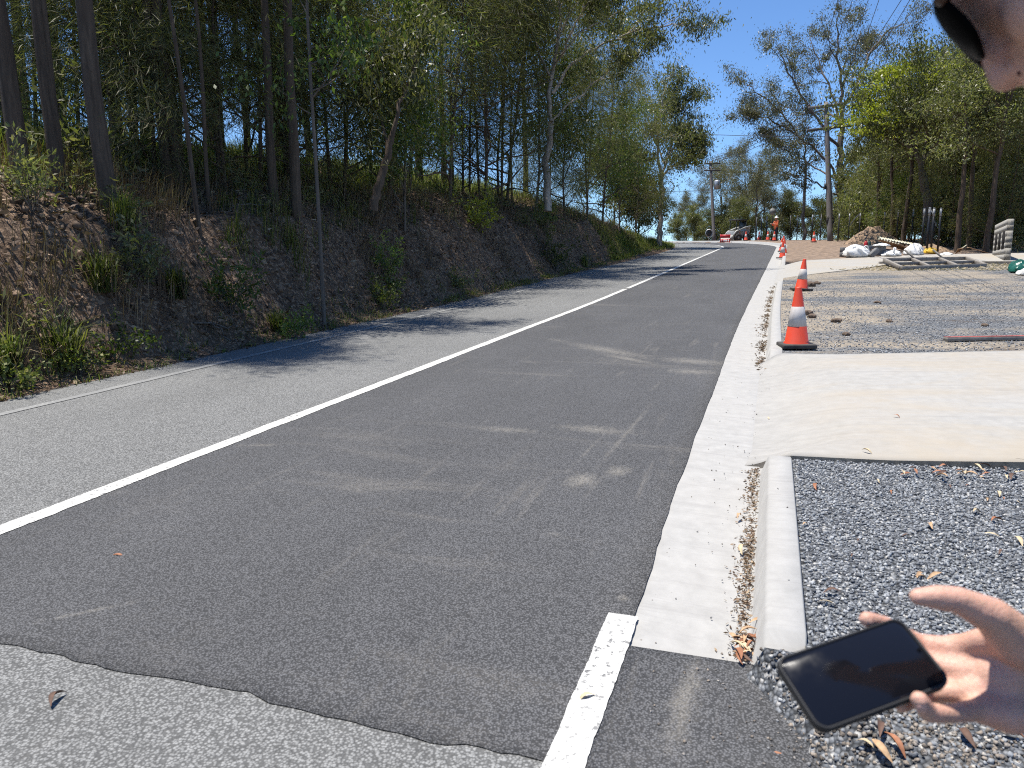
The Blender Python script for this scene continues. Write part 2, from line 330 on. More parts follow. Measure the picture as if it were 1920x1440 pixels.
# fresh asphalt lane: ragged transverse joint near the camera, ragged edge against the gutter
tfr = np.concatenate([np.linspace(-3.66, -.62, 60), [-.46]])
snear = np.array([1.93 - .03 * (t + 3) * .3 + .045 * 2 * float(fbm(np.array([t * 1.4]), np.array([.3]), 77)[0]) + .07 * float(fbm(np.array([t * 9.]), np.array([2.]), 78)[0]) for t in tfr])
srow = np.concatenate([np.linspace(0, .5, 6), np.arange(.6, 18, .12), np.arange(18, 108, .5)])
def lane():
    n = len(tfr); S = np.array([np.maximum(snear + q * .2, 0) if q < .5 else np.full(n, 0.) for q in srow]); T = np.zeros_like(S)
    for i, q in enumerate(srow):
        b = min(1, q / 1.5); S[i] = snear * (1 - b) + 1.93 * b + q
        T[i] = tfr; e = -.455 + wig(S[i][-1], 12, .014, .4) + (wig(S[i][-1], 13, .010, 2.3) + wig(S[i][-1], 14, .011, 13)) * (1 if S[i][-1] < 7 else .5) + .02 * math.exp(-(S[i][-1] - 2.6) ** 2)
        T[i][-1] = e; T[i][-2] = min(T[i][-2], e - .02)
    X, Y = pt(S.ravel(), T.ravel()); s0, _ = st(X, Y); v = np.stack([X, Y, zr(s0) + .014 * np.repeat(.3 + .7 * np.clip(srow / .35, 0, 1), n)], 1); a = len(srow)
    mb = MB().add(v, gridf(a, n)); uv = np.stack([S.ravel(), T.ravel()], 1)
    ring = np.concatenate([np.arange(n), np.arange(1, a) * n + n - 1, (a - 1) * n + np.arange(n - 2, -1, -1), np.arange(a - 2, 0, -1) * n])
    low = v[ring].copy(); low[:, 2] -= .025; b = mb.n; mb.add(low, np.zeros((0, 4), int)); k = len(ring); i = np.arange(k); j = (i + 1) % k
    mb.f.append(np.stack([ring[i], ring[j], b + j, b + i], -1)); me = mb.mesh('asphalt_lane', True); uvset(me, np.concatenate([uv, uv[ring]]))
    return obj('asphalt_lane', me, M['asphalt'])
struct(lane())
# asphalt shoulder beside the edge line, in front of the gutter's end
struct(sheet('asphalt_shoulder', np.arange(-8, 2.58, .07), lambda s: np.concatenate([[-.50, -.30, -.05], [.27 + wig(s, 22, .12, 1.2) + wig(s, 23, .05, 6) - .10 * max(0, s - 1.6)]]), M['asphalt'], .0125, .03))
struct(sheet('centre_line', np.concatenate([np.arange(-2, 2, .2), np.arange(2, 9, .02), np.arange(9, 19.9, .15)]), lambda s: [-3.715 + wig(s, 2, .012, 4) + wig(s, 26, .004, 40), -3.595 + wig(s, 3, .012, 4) + wig(s, 27, .004, 40)], M['paint'], .0178))
struct(sheet('centre_line', np.concatenate([np.arange(20.05, 104, .4)]), lambda s: [-3.70, -3.585], M['paint'], .0178))
struct(sheet('edge_line', np.arange(-4, 2.79, .012), lambda s: [-.532 + wig(s, 6, .006, 5) + wig(s, 16, .003, 45), -.418 + wig(s, 7, .006, 5) + wig(s, 17, .003, 45)], M['paint'], .0178))
struct(sheet('edge_line', np.concatenate([np.arange(-3, 104, .25)]), lambda s: [-6.27 + wig(s, 8, .012, 3), -6.17 + wig(s, 9, .012, 3)], M['wornpaint'], .005))
# yellowish reflector studs on the centre line
# kerb and gutter
def hk(s):
    return float((ss(2.5, 2.56, s) * (1 - ss(4.76, 5.04, s)) + ss(8.75, 9.25, s) * (1 - ss(21.2, 22.2, s)) + ss(30.8, 31.2, s)))
KS = np.concatenate([np.arange(2.53, 5.5, .06), np.arange(5.5, 8.6, .2), np.arange(8.6, 9.4, .08), np.arange(9.4, 21, .4), np.arange(21, 22.6, .1), np.arange(22.6, 30.8, .4), np.arange(30.8, 32.2, .1), np.arange(32.2, 100, .5)])
def kerb():
    V = []; UV = []
    for s in KS:
        h = hk(s); hh = .135 * h
        j = wig(s, 15, .006, 3)
        sect = [(-.62, -.10), (-.62, -.012), (-.46, .006), (-.10, -.012), (-.012 + j, -.012), (.0 + j, -.002 - .02 * (1 - h)), (.035 + j, hh * .9 + .004 - .03 * (1 - h)), (.050 + j, hh + .004 - .03 * (1 - h)), (.165, hh + .006 - .03 * (1 - h)), (.172, hh - .002 - .03 * (1 - h)), (.172, -.10)]
        T = np.array([a for a, b in sect]); X, Y = pt(np.full(len(T), s), T); s0, _ = st(X, Y); Z = zr(s0) + np.array([b for a, b in sect])
        V.append(np.stack([X, Y, Z], 1)); UV.append(np.stack([np.full(len(T), s), np.cumsum(np.concatenate([[0], np.hypot(np.diff(T), np.diff([b for a, b in sect]))]))], 1))
    n = len(sect); V = np.concatenate(V); mb = MB().add(V, gridf(len(KS), n)); mb.f.append(np.arange(n)[None, :]); me = mb.mesh('kerb_and_gutter'); uvset(me, np.concatenate(UV)); return obj('kerb_and_gutter', me, M['concrete'])
struct(kerb())
# driveway slabs
def slab(name, m, s_a, s_b, tarr, zfun, thick=.16, ns=14):
    rows = []
    for t in tarr:
        a, b = s_a(t), s_b(t); rows.append([(a + (b - a) * k / ns, t) for k in range(ns + 1)])
    A = np.array(rows); S = A[..., 0].ravel(); T = A[..., 1].ravel(); X, Y = pt(S, T); s0, _ = st(X, Y); Z = zr(s0) + zfun(S, T); v = np.stack([X, Y, Z], 1); n = ns + 1; a = len(tarr)
    mb = MB().add(v, gridf(a, n)[:, ::-1]); ring = np.concatenate([np.arange(n), np.arange(1, a) * n + n - 1, (a - 1) * n + np.arange(n - 2, -1, -1), np.arange(a - 2, 0, -1) * n])
    low = v[ring].copy(); low[:, 2] -= thick; b = mb.n; mb.add(low, np.zeros((0, 4), int)); k = len(ring); i = np.arange(k); j = (i + 1) % k
    nf0 = (a - 1) * (n - 1); mb.f.append(np.stack([ring[j], ring[i], b + i, b + j], -1)); me = mb.mesh(name); uv = np.stack([S, T], 1); uvset(me, np.concatenate([uv, uv[ring]]))
    o = obj(name, me, m); me.materials.append(M['slab_side'])
    for p in list(me.polygons)[nf0:]: p.material_index = 1
    return struct(o)
def ramp1(S, T):
    w = .20 + .60 * ss(4.8, 5.5, S - .1 * T) * (1 - ss(8.5, 9.05, S - .1 * T))
    return -.0145 + .1455 * ss(.0, 1, (T + .13) / (w + .10)) + .040 * np.clip(T - .75, 0, 3)
tA = np.concatenate([[-.13, -.09, -.05, 0, .04, .1, .174], np.linspace(.3, 1, 6), np.linspace(1.2, 14, 26)])
slab('driveway', M['slab'], lambda t: (4.80 if t > .17 else 5.02) + .10 * max(0, t) - .02 * max(0, t - 3), lambda t: 9.05 + .12 * min(t, 3), tA, ramp1, ns=36)
def ramp2(S, T): return -.0145 + .1455 * ss(-.13, .9, T) + .012 * np.clip(T - .9, 0, 10)
def near2(t): return np.interp(t, [0, .6, 2.5, 3.8, 5, 7.4, 9, 14], [22.2, 23.6, 26.8, 29.6, 30.2, 29.8, 30.1, 30.5])
def far2(t): return np.interp(t, [0, 1, 3, 5.4, 8, 14], [31.0, 32.4, 34.2, 35.6, 35.8, 36])
slab('driveway', M['slab'], near2, far2, np.concatenate([[-.13, -.06, .0, .08, .174], np.linspace(.35, 1, 4), np.linspace(1.3, 12, 24)]), ramp2)
# gravel sheets on the right
def gsheet(name, m, sa, sb, ds, tarr, dz, zf=None):
    n = max(3, int((sb(1) - sa(1)) / ds)); S = np.array([np.linspace(sa(t), sb(t), n) for t in tarr]).T; T = np.repeat(np.asarray(tarr)[None], n, 0)
    X, Y = pt(S.ravel(), T.ravel()); Z = zf(X, Y) if zf else zground(X, Y, False) + dz
    S0 = S[:1] - .004; X0, Y0 = pt(S0.ravel(), T[0]); X = np.concatenate([X0, X]); Y = np.concatenate([Y0, Y]); Z = np.concatenate([Z[:len(tarr)] - .22, Z]); n += 1      # the near edge turns down into the ground
    me = MB().add(np.stack([X, Y, Z], 1), gridf(n, len(tarr))).mesh(name, True); return struct(obj(name, me, m))
nearA = lambda t: 4.80 + .10 * max(0, t) - .02 * max(0, t - 3)
farA = lambda t: 9.05 + .12 * min(t, 3)
def vergez(X, Y):
    s, t = pathcoord(X, Y); z = zground(X, Y, False); tb = np.clip(.0 + (2.53 - s) * .34, .0, .40)
    rough = .012 * fbm(s * 6, t * 6, 91)
    return np.where(s < 2.50, zr(st(X, Y)[0]) - .02 + .135 * ss(0, 1, (t - tb + .03) / (.05 + np.clip(2.5 - s, 0, .6) * .6)) + rough, z - .018 + rough)
gsheet('gravel_verge', M['gravel'], lambda t: -7.6, lambda t: 2.50, .1, np.concatenate([np.arange(-.04, 1, .04), np.arange(1, 12.7, .25)]), 0, vergez)
gsheet('gravel_verge', M['gravel'], lambda t: 2.50, lambda t: nearA(t) + .05, .1, np.concatenate([np.arange(.168, 1, .1), np.arange(1, 12.7, .25)]), 0, vergez)
gsheet('gravel_yard', M['yard'], lambda t: farA(t) - .05, lambda t: near2(t) + .1, .3, np.arange(.168, 12.7, .25), -.004)
gsheet('dirt_verge', M['dirt'], lambda t: far2(t) - .1, lambda t: 65., .4, np.arange(.168, 12.7, .3), .004)
# ---------------------------------------------------------------- vegetation
def m_leaf(name, c1, c2, c3=None, trans=.3, rough=.42):
    k = NT(name); g = k.n('NewGeometry').outputs['Random Per Island']
    col = k.ramp(g, (.0, c1), (.6, c2), (1., c3 or c2)); ri = k.n('ObjectInfo').outputs['Random']
    col = k.mix(1., col, k.ramp(ri, (0., .62), (1., 1.25)), 'MULTIPLY')
    b = k.n('BsdfPrincipled', Base_Color=col, Roughness=rough); b.inputs['Specular IOR Level'].default_value = .5
    t = k.n('BsdfTranslucent', Color=k.mix(1., col, (1.0, 1.15, .5), 'MULTIPLY')); mx = k.n('MixShader', Fac=trans)
    k.t.links.new(b.outputs[0], mx.inputs[1]); k.t.links.new(t.outputs[0], mx.inputs[2]); k.t.links.new(mx.outputs[0], k.out.inputs[0]); return k.m
M['gum'] = m_leaf('gum_leaves', (.090, .10, .042), (.175, .185, .076), (.28, .25, .13), .5)
M['gumgrey'] = m_leaf('grey_gum_leaves', (.090, .092, .058), (.17, .165, .105), (.25, .20, .135), .45)
M['fine'] = m_leaf('casuarina_needles', (.095, .100, .036), (.19, .19, .068), (.31, .27, .13), .5, .55)
M['broad'] = m_leaf('green_leaves', (.055, .085, .018), (.12, .175, .035), (.24, .27, .055), .45)
M['lime'] = m_leaf('lime_leaves', (.17, .19, .022), (.30, .32, .035), (.40, .40, .06), .4)
M['grass'] = m_leaf('green_grass', (.06, .085, .016), (.14, .17, .035), (.30, .28, .09), .4, .6)
M['dry'] = m_leaf('dry_grass', (.09, .062, .040), (.18, .13, .085), (.33, .26, .17), .15, .8)
M['straw'] = m_leaf('straw', (.34, .27, .16), (.50, .42, .27), (.58, .50, .36), .1, .8)
M['litter'] = m_leaf('dead_leaves', (.10, .06, .035), (.24, .155, .095), (.42, .31, .20), .1, .7)
def m_bark(name, c1, c2, c3, streak=(7, 7, .9), bump=.8):
    k = NT(name); o = k.coord('Object'); n = k.noise(k.mapping(o, streak), 2.5, 6, .65, .3); n2 = k.noise(o, 1.2, 4)
    col = k.mix(k.ramp(n2, (.45, 0.), (.65, .8)), k.ramp(n, (.3, c1), (.7, c2)), c3)
    k.bsdf(Base_Color=col, Roughness=.9, Normal=k.bump(n, bump, .02)); return k.m
M['bark'] = m_bark('dark_bark', (.040, .026, .016), (.13, .090, .060), (.075, .048, .030))
M['barkred'] = m_bark('red_brown_bark', (.085, .045, .03), (.20, .115, .08), (.11, .075, .055))
M['barkpale'] = m_bark('pale_gum_bark', (.26, .21, .165), (.46, .40, .33), (.20, .145, .105), (4, 4, .5), .3)
M['barkgrey'] = m_bark('grey_bark', (.075, .058, .045), (.18, .145, .115), (.115, .088, .066))

def norm(v): return v / (np.linalg.norm(v, axis=-1, keepdims=True) + 1e-9)
class Tree:
    def __init__(self, seed): self.r = np.random.default_rng(seed); self.wood = MB(); self.anch = []; self.adir = []
    def limb(self, p0, d, L, r, lvl, maxl, kids, spread, up, wob, rat, bare):
        n = 6 if lvl <= 1 else 4; pts = [np.array(p0)]; d = norm(np.array(d, float))
        for i in range(n):
            d = norm(d + self.r.normal(0, wob, 3) + np.array([0, 0, up])); pts.append(pts[-1] + d * L / n)
        self.path(np.array(pts), r, lvl, maxl, kids, spread, up, wob, rat, bare)
    def path(self, pts, r, lvl, maxl, kids, spread, up, wob, rat, bare, taper=.3, L=None):
        pts = np.asarray(pts, float); n = len(pts) - 1; q = np.linspace(0, 1, n + 1)
        rad = r * (1 - (1 - taper) * q)
        if r > .004: tube(self.wood, pts, rad, 8 if r > .08 else (5 if r > .02 else 3), False)
        if L is None: L = np.linalg.norm(np.diff(pts, axis=0), axis=1).sum()
        if lvl >= maxl:
            for f in (.45, .75, 1.): self.anch.append(pts[int(round(f * n))]); self.adir.append(norm(pts[-1] - pts[0]))
            return
        K = kids[min(lvl, len(kids) - 1)]
        for k in range(K):
            f = bare + (1 - bare) * (k + self.r.random()) / K if k < K - 1 else 1.
            f = min(f, 1); x = f * n; i = min(int(x), n - 1); p = pts[i] + (pts[i + 1] - pts[i]) * (x - i); ax = norm(pts[i + 1] - pts[i])
            o = self.r.normal(0, 1, 3); o = norm(o - ax * o.dot(ax)); d = ax * math.cos(spread) + o * math.sin(spread)
            if f >= 1: d = ax + o * .3
            rr = r * (1 - (1 - taper) * f) * .62
            self.limb(p, d, L * rat * (1.15 - .5 * f if lvl == 0 else 1) * self.r.uniform(.75, 1.2), rr, lvl + 1, maxl, kids, spread, up, wob, rat if lvl else .55, .3)
    def leaves(self, per, cr, ln, wd, mode, stretch=(1, 1, .8)):
        A = np.array(self.anch); D = np.array(self.adir); n = len(A); r = self.r
        cs = np.clip(r.normal(1, .35, n), .3, 1.8)
        c = np.repeat(A, per, 0) + r.normal(0, 1, (n * per, 3)) * cr * np.array(stretch) * np.repeat(cs, per)[:, None]
        d = r.normal(0, 1, (n * per, 3))
        if mode == 'gum': d = d * .6 + np.array([0, 0, -1.])
        elif mode == 'fine': d = d * .35 + np.repeat(D, per, 0) * .6 + np.array([0, 0, -.55])
        elif mode == 'up': d = d * .7 + np.repeat(D, per, 0) * .5 + np.array([0, 0, .2])
        d = norm(d); return leafmesh(c, d, ln * r.uniform(.6, 1.3, n * per), wd, r)
def leafmesh(c, d, ln, wd, r):
    s = norm(np.cross(d, r.normal(0, 1, d.shape))); ln = np.asarray(ln)[:, None]; w = wd * ln / np.mean(ln)
    up = norm(np.cross(s, d)) * ln * r.uniform(-.12, .12, (len(c), 1))
    v = np.stack([c, c + d * ln * .45 + s * w * .5 + up, c + d * ln, c + d * ln * .45 - s * w * .5 + up], 1).reshape(-1, 3)
    return MB().add(v, np.arange(len(v)).reshape(-1, 4))
PROTO = {}
def proto(name, seed, h, r, maxl, kids, bare, rat, spread, up, wob, per, cr, ln, wd, mode, leafm, barkm, lean=(0, 0), tw=.03, st=(1, 1, .8)):
    t = Tree(seed); n = 9; q = np.linspace(0, 1, n + 1)[:, None]
    pts = np.concatenate([np.array([lean]) * q * h + np.cumsum(t.r.normal(0, tw * h / n, (n + 1, 2)), 0) * q, q * h], 1); pts[0] = 0
    base = pts[0] + np.array([0, 0, -.25]); p2 = np.vstack([base, pts])
    t.path(p2, r, 0, maxl, kids, spread, up, wob, rat, bare, .22)
    tm = t.wood.mesh(name + '_trunk', True); tm.materials.append(M[barkm]); cm = t.leaves(per, cr, ln, wd, mode, st).mesh(name + '_crown'); cm.materials.append(M[leafm])
    PROTO[name] = (tm, cm, h, r)
for i in range(3): proto('tall%d' % i, 40 + i, 15, .16, 3, (11, 5, 4), .52, .17, .95, .05, .22, 12, .34, .19, .05, 'gum', 'gum', 'bark', tw=.10)
for i in range(4): proto('mid%d' % i, 50 + i, 7.5, .055, 2, (24, 7), .14, .27, 1.1, .04, .18, 30, .24, .26, .013, 'fine', 'fine', 'bark', tw=.16, st=(1, 1, .9))
for i in range(2): proto('leafy%d' % i, 60 + i, 6.0, .05, 2, (18, 6), .2, .27, .95, .06, .2, 26, .25, .12, .05, 'gum', 'broad', 'barkgrey', tw=.15)
for i in range(3): proto('open%d' % i, 70 + i, 11, .17, 3, (10, 5, 4), .3, .40, .75, .06, .22, 44, .34, .16, .055, 'gum', 'gumgrey', 'barkgrey', tw=.16)
for i in range(2): proto('bushy%d' % i, 80 + i, 6.5, .09, 3, (14, 5, 3), .10, .36, .9, .06, .24, 30, .34, .20, .08, 'gum', 'gum', 'bark', tw=.2)
for i in range(2): proto('thin%d' % i, 90 + i, 12, .06, 2, (12, 5), .5, .16, .9, .06, .2, 30, .3, .16, .045, 'gum', 'gum', 'bark', tw=.16)
def place(name, label, group, key, loc, rz, sc, szx=None, lean=(0, 0), cat='tree'):
    tm, cm, h, r = PROTO[key]; o = thing(name, label, cat, loc, 0, group); o.rotation_euler = (lean[1], lean[0], rz) if lean != (0, 0) else (0, 0, rz)
    o.scale = (szx or sc, szx or sc, sc); obj('trunk', tm, None, o); obj('crown', cm, None, o); return o
def leanrot(o, rz, dx):
    """tilt towards +X by dx (m per m) after turning by rz"""
    o.rotation_mode = 'QUATERNION'; o.rotation_quaternion = (Matrix.Rotation(dx, 4, 'Y') @ Matrix.Rotation(rz, 4, 'Z')).to_quaternion()

# --- trees of the bank, one by one: column, row of the foot, trunk width in photo pixels, kind, lean, label
bank = [
 (42, 338, 20, 'tall0', .00, 'thick dark trunk nearest the left picture edge on the bank'),
 (14, 262, 12, 'thin0', -.05, 'slim trunk leaning left at the far left of the wood'),
 (112, 352, 17, 'tall1', -.02, 'twin-looking dark trunk between the far left trunk and the thick one'),
 (122, 356, 11, 'thin1', .01, 'slimmer stem standing tight beside the second trunk from the left'),
 (206, 392, 33, 'tall2', -.03, 'thickest dark trunk, standing bare at the lip of the bank on the left'),
 (318, 368, 15, 'tall0', .0, 'dark trunk right of the thickest one, behind needle foliage'),
 (336, 366, 18, 'tall1', -.01, 'dark trunk paired with its neighbour above the leafy bank'),
 (374, 438, 9, 'thin0', -.04, 'thin grey stem rising from the face of the bank'),
 (392, 402, 9, 'thin1', .02, 'thin dark stem just behind the grey stem on the bank face'),
 (515, 392, 12, 'tall2', .01, 'straight dark trunk with yellow grass behind it'),
 (546, 350, 13, 'tall0', .01, 'dark trunk behind the reddish forked one'),
 (556, 402, 20, 'tall1', .05, 'reddish brown trunk leaning right at the bank top'),
 (620, 370, 8, 'thin0', .0, 'slim dark trunk right of the bare sapling pole'),
 (832, 352, 20, 'tall2', .01, 'tall red-brown trunk in the middle of the wood'),
 (880, 372, 9, 'thin1', .01, 'slim dark trunk behind the middle of the bank'),
 (940, 392, 7, 'thin0', .02, 'thin stem left of the pale gum on the bank top'),
 (1100, 402, 8, 'thin1', .05, 'thin stem leaning right near the low end of the bank'),
]
for i, (px, py, w, key, ln, lab) in enumerate(bank):
    b, d = gpt(px, py, 6); tm, cm, h, r = PROTO[key]; sx = (w * d / F / 2) / r; sz = random.Random(i).uniform(.85, 1.1) * (.74 if 300 < px < 860 else 1)
    o = place('gum_tree', lab, 'trees on the left bank', key, b, i * 2.4, sz, max(sx * .9, .35)); leanrot(o, i * 2.4, ln - (.03 if px < 620 and w > 10 else 0))
    if key[0] == 't' and sx > 0: o.children[1].scale = (min(2.2, 1 / max(.3, sx)) * (.74 if 250 < px < 620 else .95),) * 2 + (1,)
    if 'red' in lab: o.children[0].data = o.children[0].data.copy(); o.children[0].data.materials[0] = M['barkred']
R = random.Random(11)
k = 0
for px, dd in [(20, 17), (75, 20), (133, 18.5), (146, 18.5), (166, 20), (240, 21), (268, 24), (290, 19), (352, 22), (410, 24), (425, 21), (478, 28), (532, 26), (590, 29), (655, 28), (700, 27), (742, 25), (790, 28), (852, 29), (900, 30), (960, 33), (985, 37)]:
    b = dpt(px, dd); key = R.choice(['tall0', 'tall1', 'tall2', 'thin0', 'thin1']); sx = R.uniform(.5, .95) if key[1] == 'a' else R.uniform(.8, 1.6)
    o = place('gum_tree', 'slender dark trunk in the shaded wood behind the bank', 'slender trees deep in the wood', key, b, R.uniform(0, 6), R.uniform(.75, 1.05), sx); leanrot(o, R.uniform(0, 6), R.uniform(-.05, .05)); o.children[1].scale = (.95 / sx, .95 / sx, 1)
# needle-leaved and leafy midstorey in front of and between the trunks
for px, dd, key, sc in [(250, 15.5, 'mid0', .85), (300, 13.6, 'mid1', .8), (355, 15, 'mid2', .9), (420, 16, 'mid3', .95), (470, 18, 'mid0', 1.), (90, 16, 'mid2', .8), (10, 14, 'mid3', .8), (545, 19, 'mid1', 1.), (600, 21, 'mid2', 1.), (650, 18.5, 'mid3', .95), (735, 20, 'mid0', 1.05), (770, 23, 'mid1', 1.15), (845, 23, 'mid3', 1.15), (910, 25, 'mid0', 1.2), (950, 28, 'mid1', 1.3), (1005, 31, 'leafy0', 1.2), (1058, 31.5, 'mid3', .95), (1100, 35, 'mid0', 1.1), (1128, 38, 'mid1', 1.05), (1160, 41, 'leafy0', 1.05), (1190, 44, 'mid2', 1.0), (1150, 47, 'bushy0', .8), (1195, 49, 'bushy1', .7), (560, 24, 'leafy0', 1.2), (868, 27, 'mid0', 1.0), (935, 27.5, 'mid3', .95), (1030, 34, 'mid0', .9), (205, 17.5, 'mid0', .8), (230, 13.2, 'mid3', .75), (270, 14.5, 'mid2', .9), (430, 14.5, 'mid1', .8), (495, 16.5, 'mid1', .95), (760, 18, 'leafy0', .8)]:
    b = dpt(px, dd)
    nm, lab, grp = ('she_oak', 'feathery dark olive needle-leaved tree among the trunks on the bank', 'needle-leaved trees on the bank') if key[0] == 'm' else ('leafy_tree', 'bright green small-leaved understorey tree among the trunks on the bank', 'leafy understorey trees on the bank')
    if key[0] == 'b': nm, lab, grp = 'leafy_tree', 'dense rounded green tree at the far low end of the bank', 'dense trees at the end of the bank'
    o = place(nm, lab, grp, key, b, R.uniform(0, 6), sc * R.uniform(.92, 1.08)); leanrot(o, R.uniform(0, 6), R.uniform(-.04, .08))
# bare sapling pole at the road edge
b, d = gpt(608, 612, 6); t = Tree(5)
pts = np.array([b + np.array((dx, dy, z)) for dx, dy, z in [(0, 0, -.2), (0, 0, 0), (-.01, 0, .8), (-.03, .02, 1.8), (-.05, .02, 2.8), (-.08, .03, 3.8), (-.1, .05, 4.8), (-.1, .1, 5.8)]])
t.path(pts, .042, 0, 2, (9, 4), 1.0, .03, .2, .2, .62, .5)
o = thing('sapling', 'bare thin grey sapling standing like a pole at the foot of the bank', 'tree', b); tm = t.wood.mesh('trunk', True)
cm = t.leaves(13, .2, .11, .045, 'gum').mesh('crown')
for nm, me, m in (('trunk', tm, 'barkgrey'), ('crown', cm, 'broad')): q = obj(nm, me, M[m], o); q.location = -Vector(b)

# --- hero trees with limbs traced in their own depth
def hero(name, label, seed, limbs, d, leafm, barkm, leafkw, kids=(6, 4), maxl=3, rat=.3, bare=.35, spread=.8, up=.05, group=None):
    t = Tree(seed); base = None
    for pts, rpx, lvl in limbs:
        Q = []
        for q in pts:
            Q.append(at(q[0], q[1], d + (q[2] if len(q) > 2 else 0)))
        Q = np.array(Q)
        if base is None: base = Q[0].copy(); base[2] = min(base[2], zg1(base[0], base[1]) + .1)
        # resample smoothly
        u = np.linspace(0, len(Q) - 1, 3 * len(Q)); Q = np.stack([np.interp(u, range(len(Q)), Q[:, c]) for c in range(3)], 1)
        Q[1:-1] += t.r.normal(0, .03 * d / 25, (len(Q) - 2, 3))
        r = rpx * d / F / 2
        if lvl == 0: tube(t.wood, Q, r * np.linspace(1.08, .72, len(Q)), 9, False)
        else: t.path(Q, r, lvl, maxl, (0,) + kids, spread, up, .22, rat, bare, .3)
    o = thing(name, label, 'tree', base, 0, group); tm = t.wood.mesh('trunk', True); cm = t.leaves(**leafkw).mesh('crown')
    for nm, me, m in (('trunk', tm, barkm), ('crown', cm, leafm)): q = obj(nm, me, M[m], o); q.location = -Vector(base)
    return o
GL = dict(per=34, cr=.30, ln=.19, wd=.05, mode='gum')
hero('gum_tree', 'pale smooth-barked gum with long bare limbs reaching over the road', 301, [
 ([(1027, 396), (1026, 330, .1), (1030, 260, .1), (1034, 225, .2)], 14, 0),
 ([(1034, 228), (1031, 170), (1040, 110, .3), (1050, 40, .4), (1046, -60, .8), (1050, -140, 1)], 9, 1),
 ([(1036, 175), (1065, 128), (1100, 100), (1140, 76), (1190, 58), (1240, 50), (1285, 45)], 6, 1),
 ([(1034, 226), (1065, 195), (1090, 178), (1125, 146), (1160, 118), (1195, 106)], 4, 1),
 ([(1036, 130), (1062, 88, -.8), (1080, 40, -1.3), (1105, 0, -1.6), (1130, -40, -1.8)], 5, 1),
 ([(1045, 70), (1075, 15, .8), (1110, -30, 1.2), (1150, -50, 1.5)], 5, 1),
 ([(1048, 100), (1085, 60, 1.2), (1130, 40, 2), (1165, 20, 2.4)], 4, 1),
 ([(1030, 140), (1000, 70, .5), (985, 0, .9), (970, -60, 1)], 5, 1),
 ], 26, 'gum', 'barkpale', dict(per=52, cr=.21, ln=.13, wd=.034, mode='gum'), kids=(7, 4), rat=.24, bare=.5, spread=.7)
hero('gum_tree', 'dark leaning trunk bending right at the top of the bank', 302, [
 ([(700, 394), (702, 372), (715, 330), (728, 285), (734, 255)], 17, 0),
 ([(734, 257), (748, 200), (775, 140, .5), (790, 60, .8)], 10, 1), ([(728, 280), (712, 220, .4), (700, 150, .8), (690, 80, 1)], 7, 1)],
 15.6, 'gum', 'bark', dict(per=26, cr=.26, ln=.14, wd=.04, mode='gum'), kids=(7, 4), rat=.22, bare=.3)
hero('gum_tree', 'pale trunked gum with a forked arm at the end of the bank beside the crest', 303, [
 ([(1237, 462), (1238, 420), (1240, 370), (1240, 335)], 10, 0),
 ([(1240, 338), (1250, 318), (1268, 308), (1287, 300), (1303, 285)], 5, 1), ([(1240, 337), (1252, 290), (1262, 250, .5), (1270, 205, .5)], 5, 1),
 ([(1240, 336), (1232, 280, -.5), (1238, 230, -1), (1242, 180, -1.2)], 6, 1), ([(1250, 300), (1275, 262), (1300, 268)], 3, 1), ([(1248, 310), (1222, 250, 1), (1205, 190, 1.6)], 4, 1), ([(1262, 250), (1285, 215), (1282, 180)], 3, 1)],
 47, 'gum', 'barkpale', dict(per=56, cr=.34, ln=.17, wd=.055, mode='gum'), kids=(6, 4), rat=.42, bare=.25)
hero('gum_tree', 'tall spreading grey-leaved gum standing behind the near power pole', 304, [
 ([(1579, 452), (1577, 400), (1576, 350), (1575, 300), (1577, 250)], 14, 0),
 ([(1577, 255), (1578, 200), (1577, 150), (1572, 100), (1568, 45)], 8, 1),
 ([(1576, 345), (1560, 310), (1520, 275), (1480, 245), (1445, 225)], 6, 1),
 ([(1576, 280), (1545, 240, -1), (1510, 190, -1.5), (1480, 140, -2), (1462, 100, -2)], 6, 1),
 ([(1577, 240), (1560, 180, 1), (1535, 120, 1.5), (1520, 75, 2)], 5, 1),
 ([(1577, 210), (1605, 160), (1630, 105), (1660, 60), (1690, 45)], 6, 1),
 ([(1577, 320), (1600, 285), (1620, 250), (1640, 190), (1655, 130)], 7, 1),
 ([(1577, 170), (1600, 110, 2), (1615, 55, 2.5)], 4, 1),
 ([(1500, 262), (1470, 215), (1430, 180), (1400, 160)], 4, 1), ([(1480, 245), (1440, 222), (1395, 212)], 3, 1),
 ([(1575, 370), (1545, 350, -1), (1510, 335, -2), (1470, 320, -2)], 4, 1), ([(1576, 335), (1530, 320, 2), (1490, 290, 3), (1450, 270, 3)], 4, 1),
 ([(1577, 230), (1545, 205, 2), (1500, 215, 3), (1460, 195, 3)], 4, 1)],
 61, 'gumgrey', 'barkgrey', dict(per=52, cr=.33, ln=.16, wd=.055, mode='gum'), kids=(6, 4), rat=.26, bare=.4, spread=.75)
hero('gum_tree', 'slim straight gum left of the near power pole', 305, [
 ([(1507, 450), (1507, 400), (1509, 340), (1510, 300)], 6, 0), ([(1510, 302), (1508, 260), (1505, 225)], 4, 1), ([(1509, 320), (1485, 290), (1465, 275)], 3, 1), ([(1510, 310), (1530, 280), (1540, 250)], 3, 1)],
 64, 'gumgrey', 'barkgrey', dict(per=44, cr=.36, ln=.16, wd=.055, mode='gum'), kids=(5, 3), rat=.4)
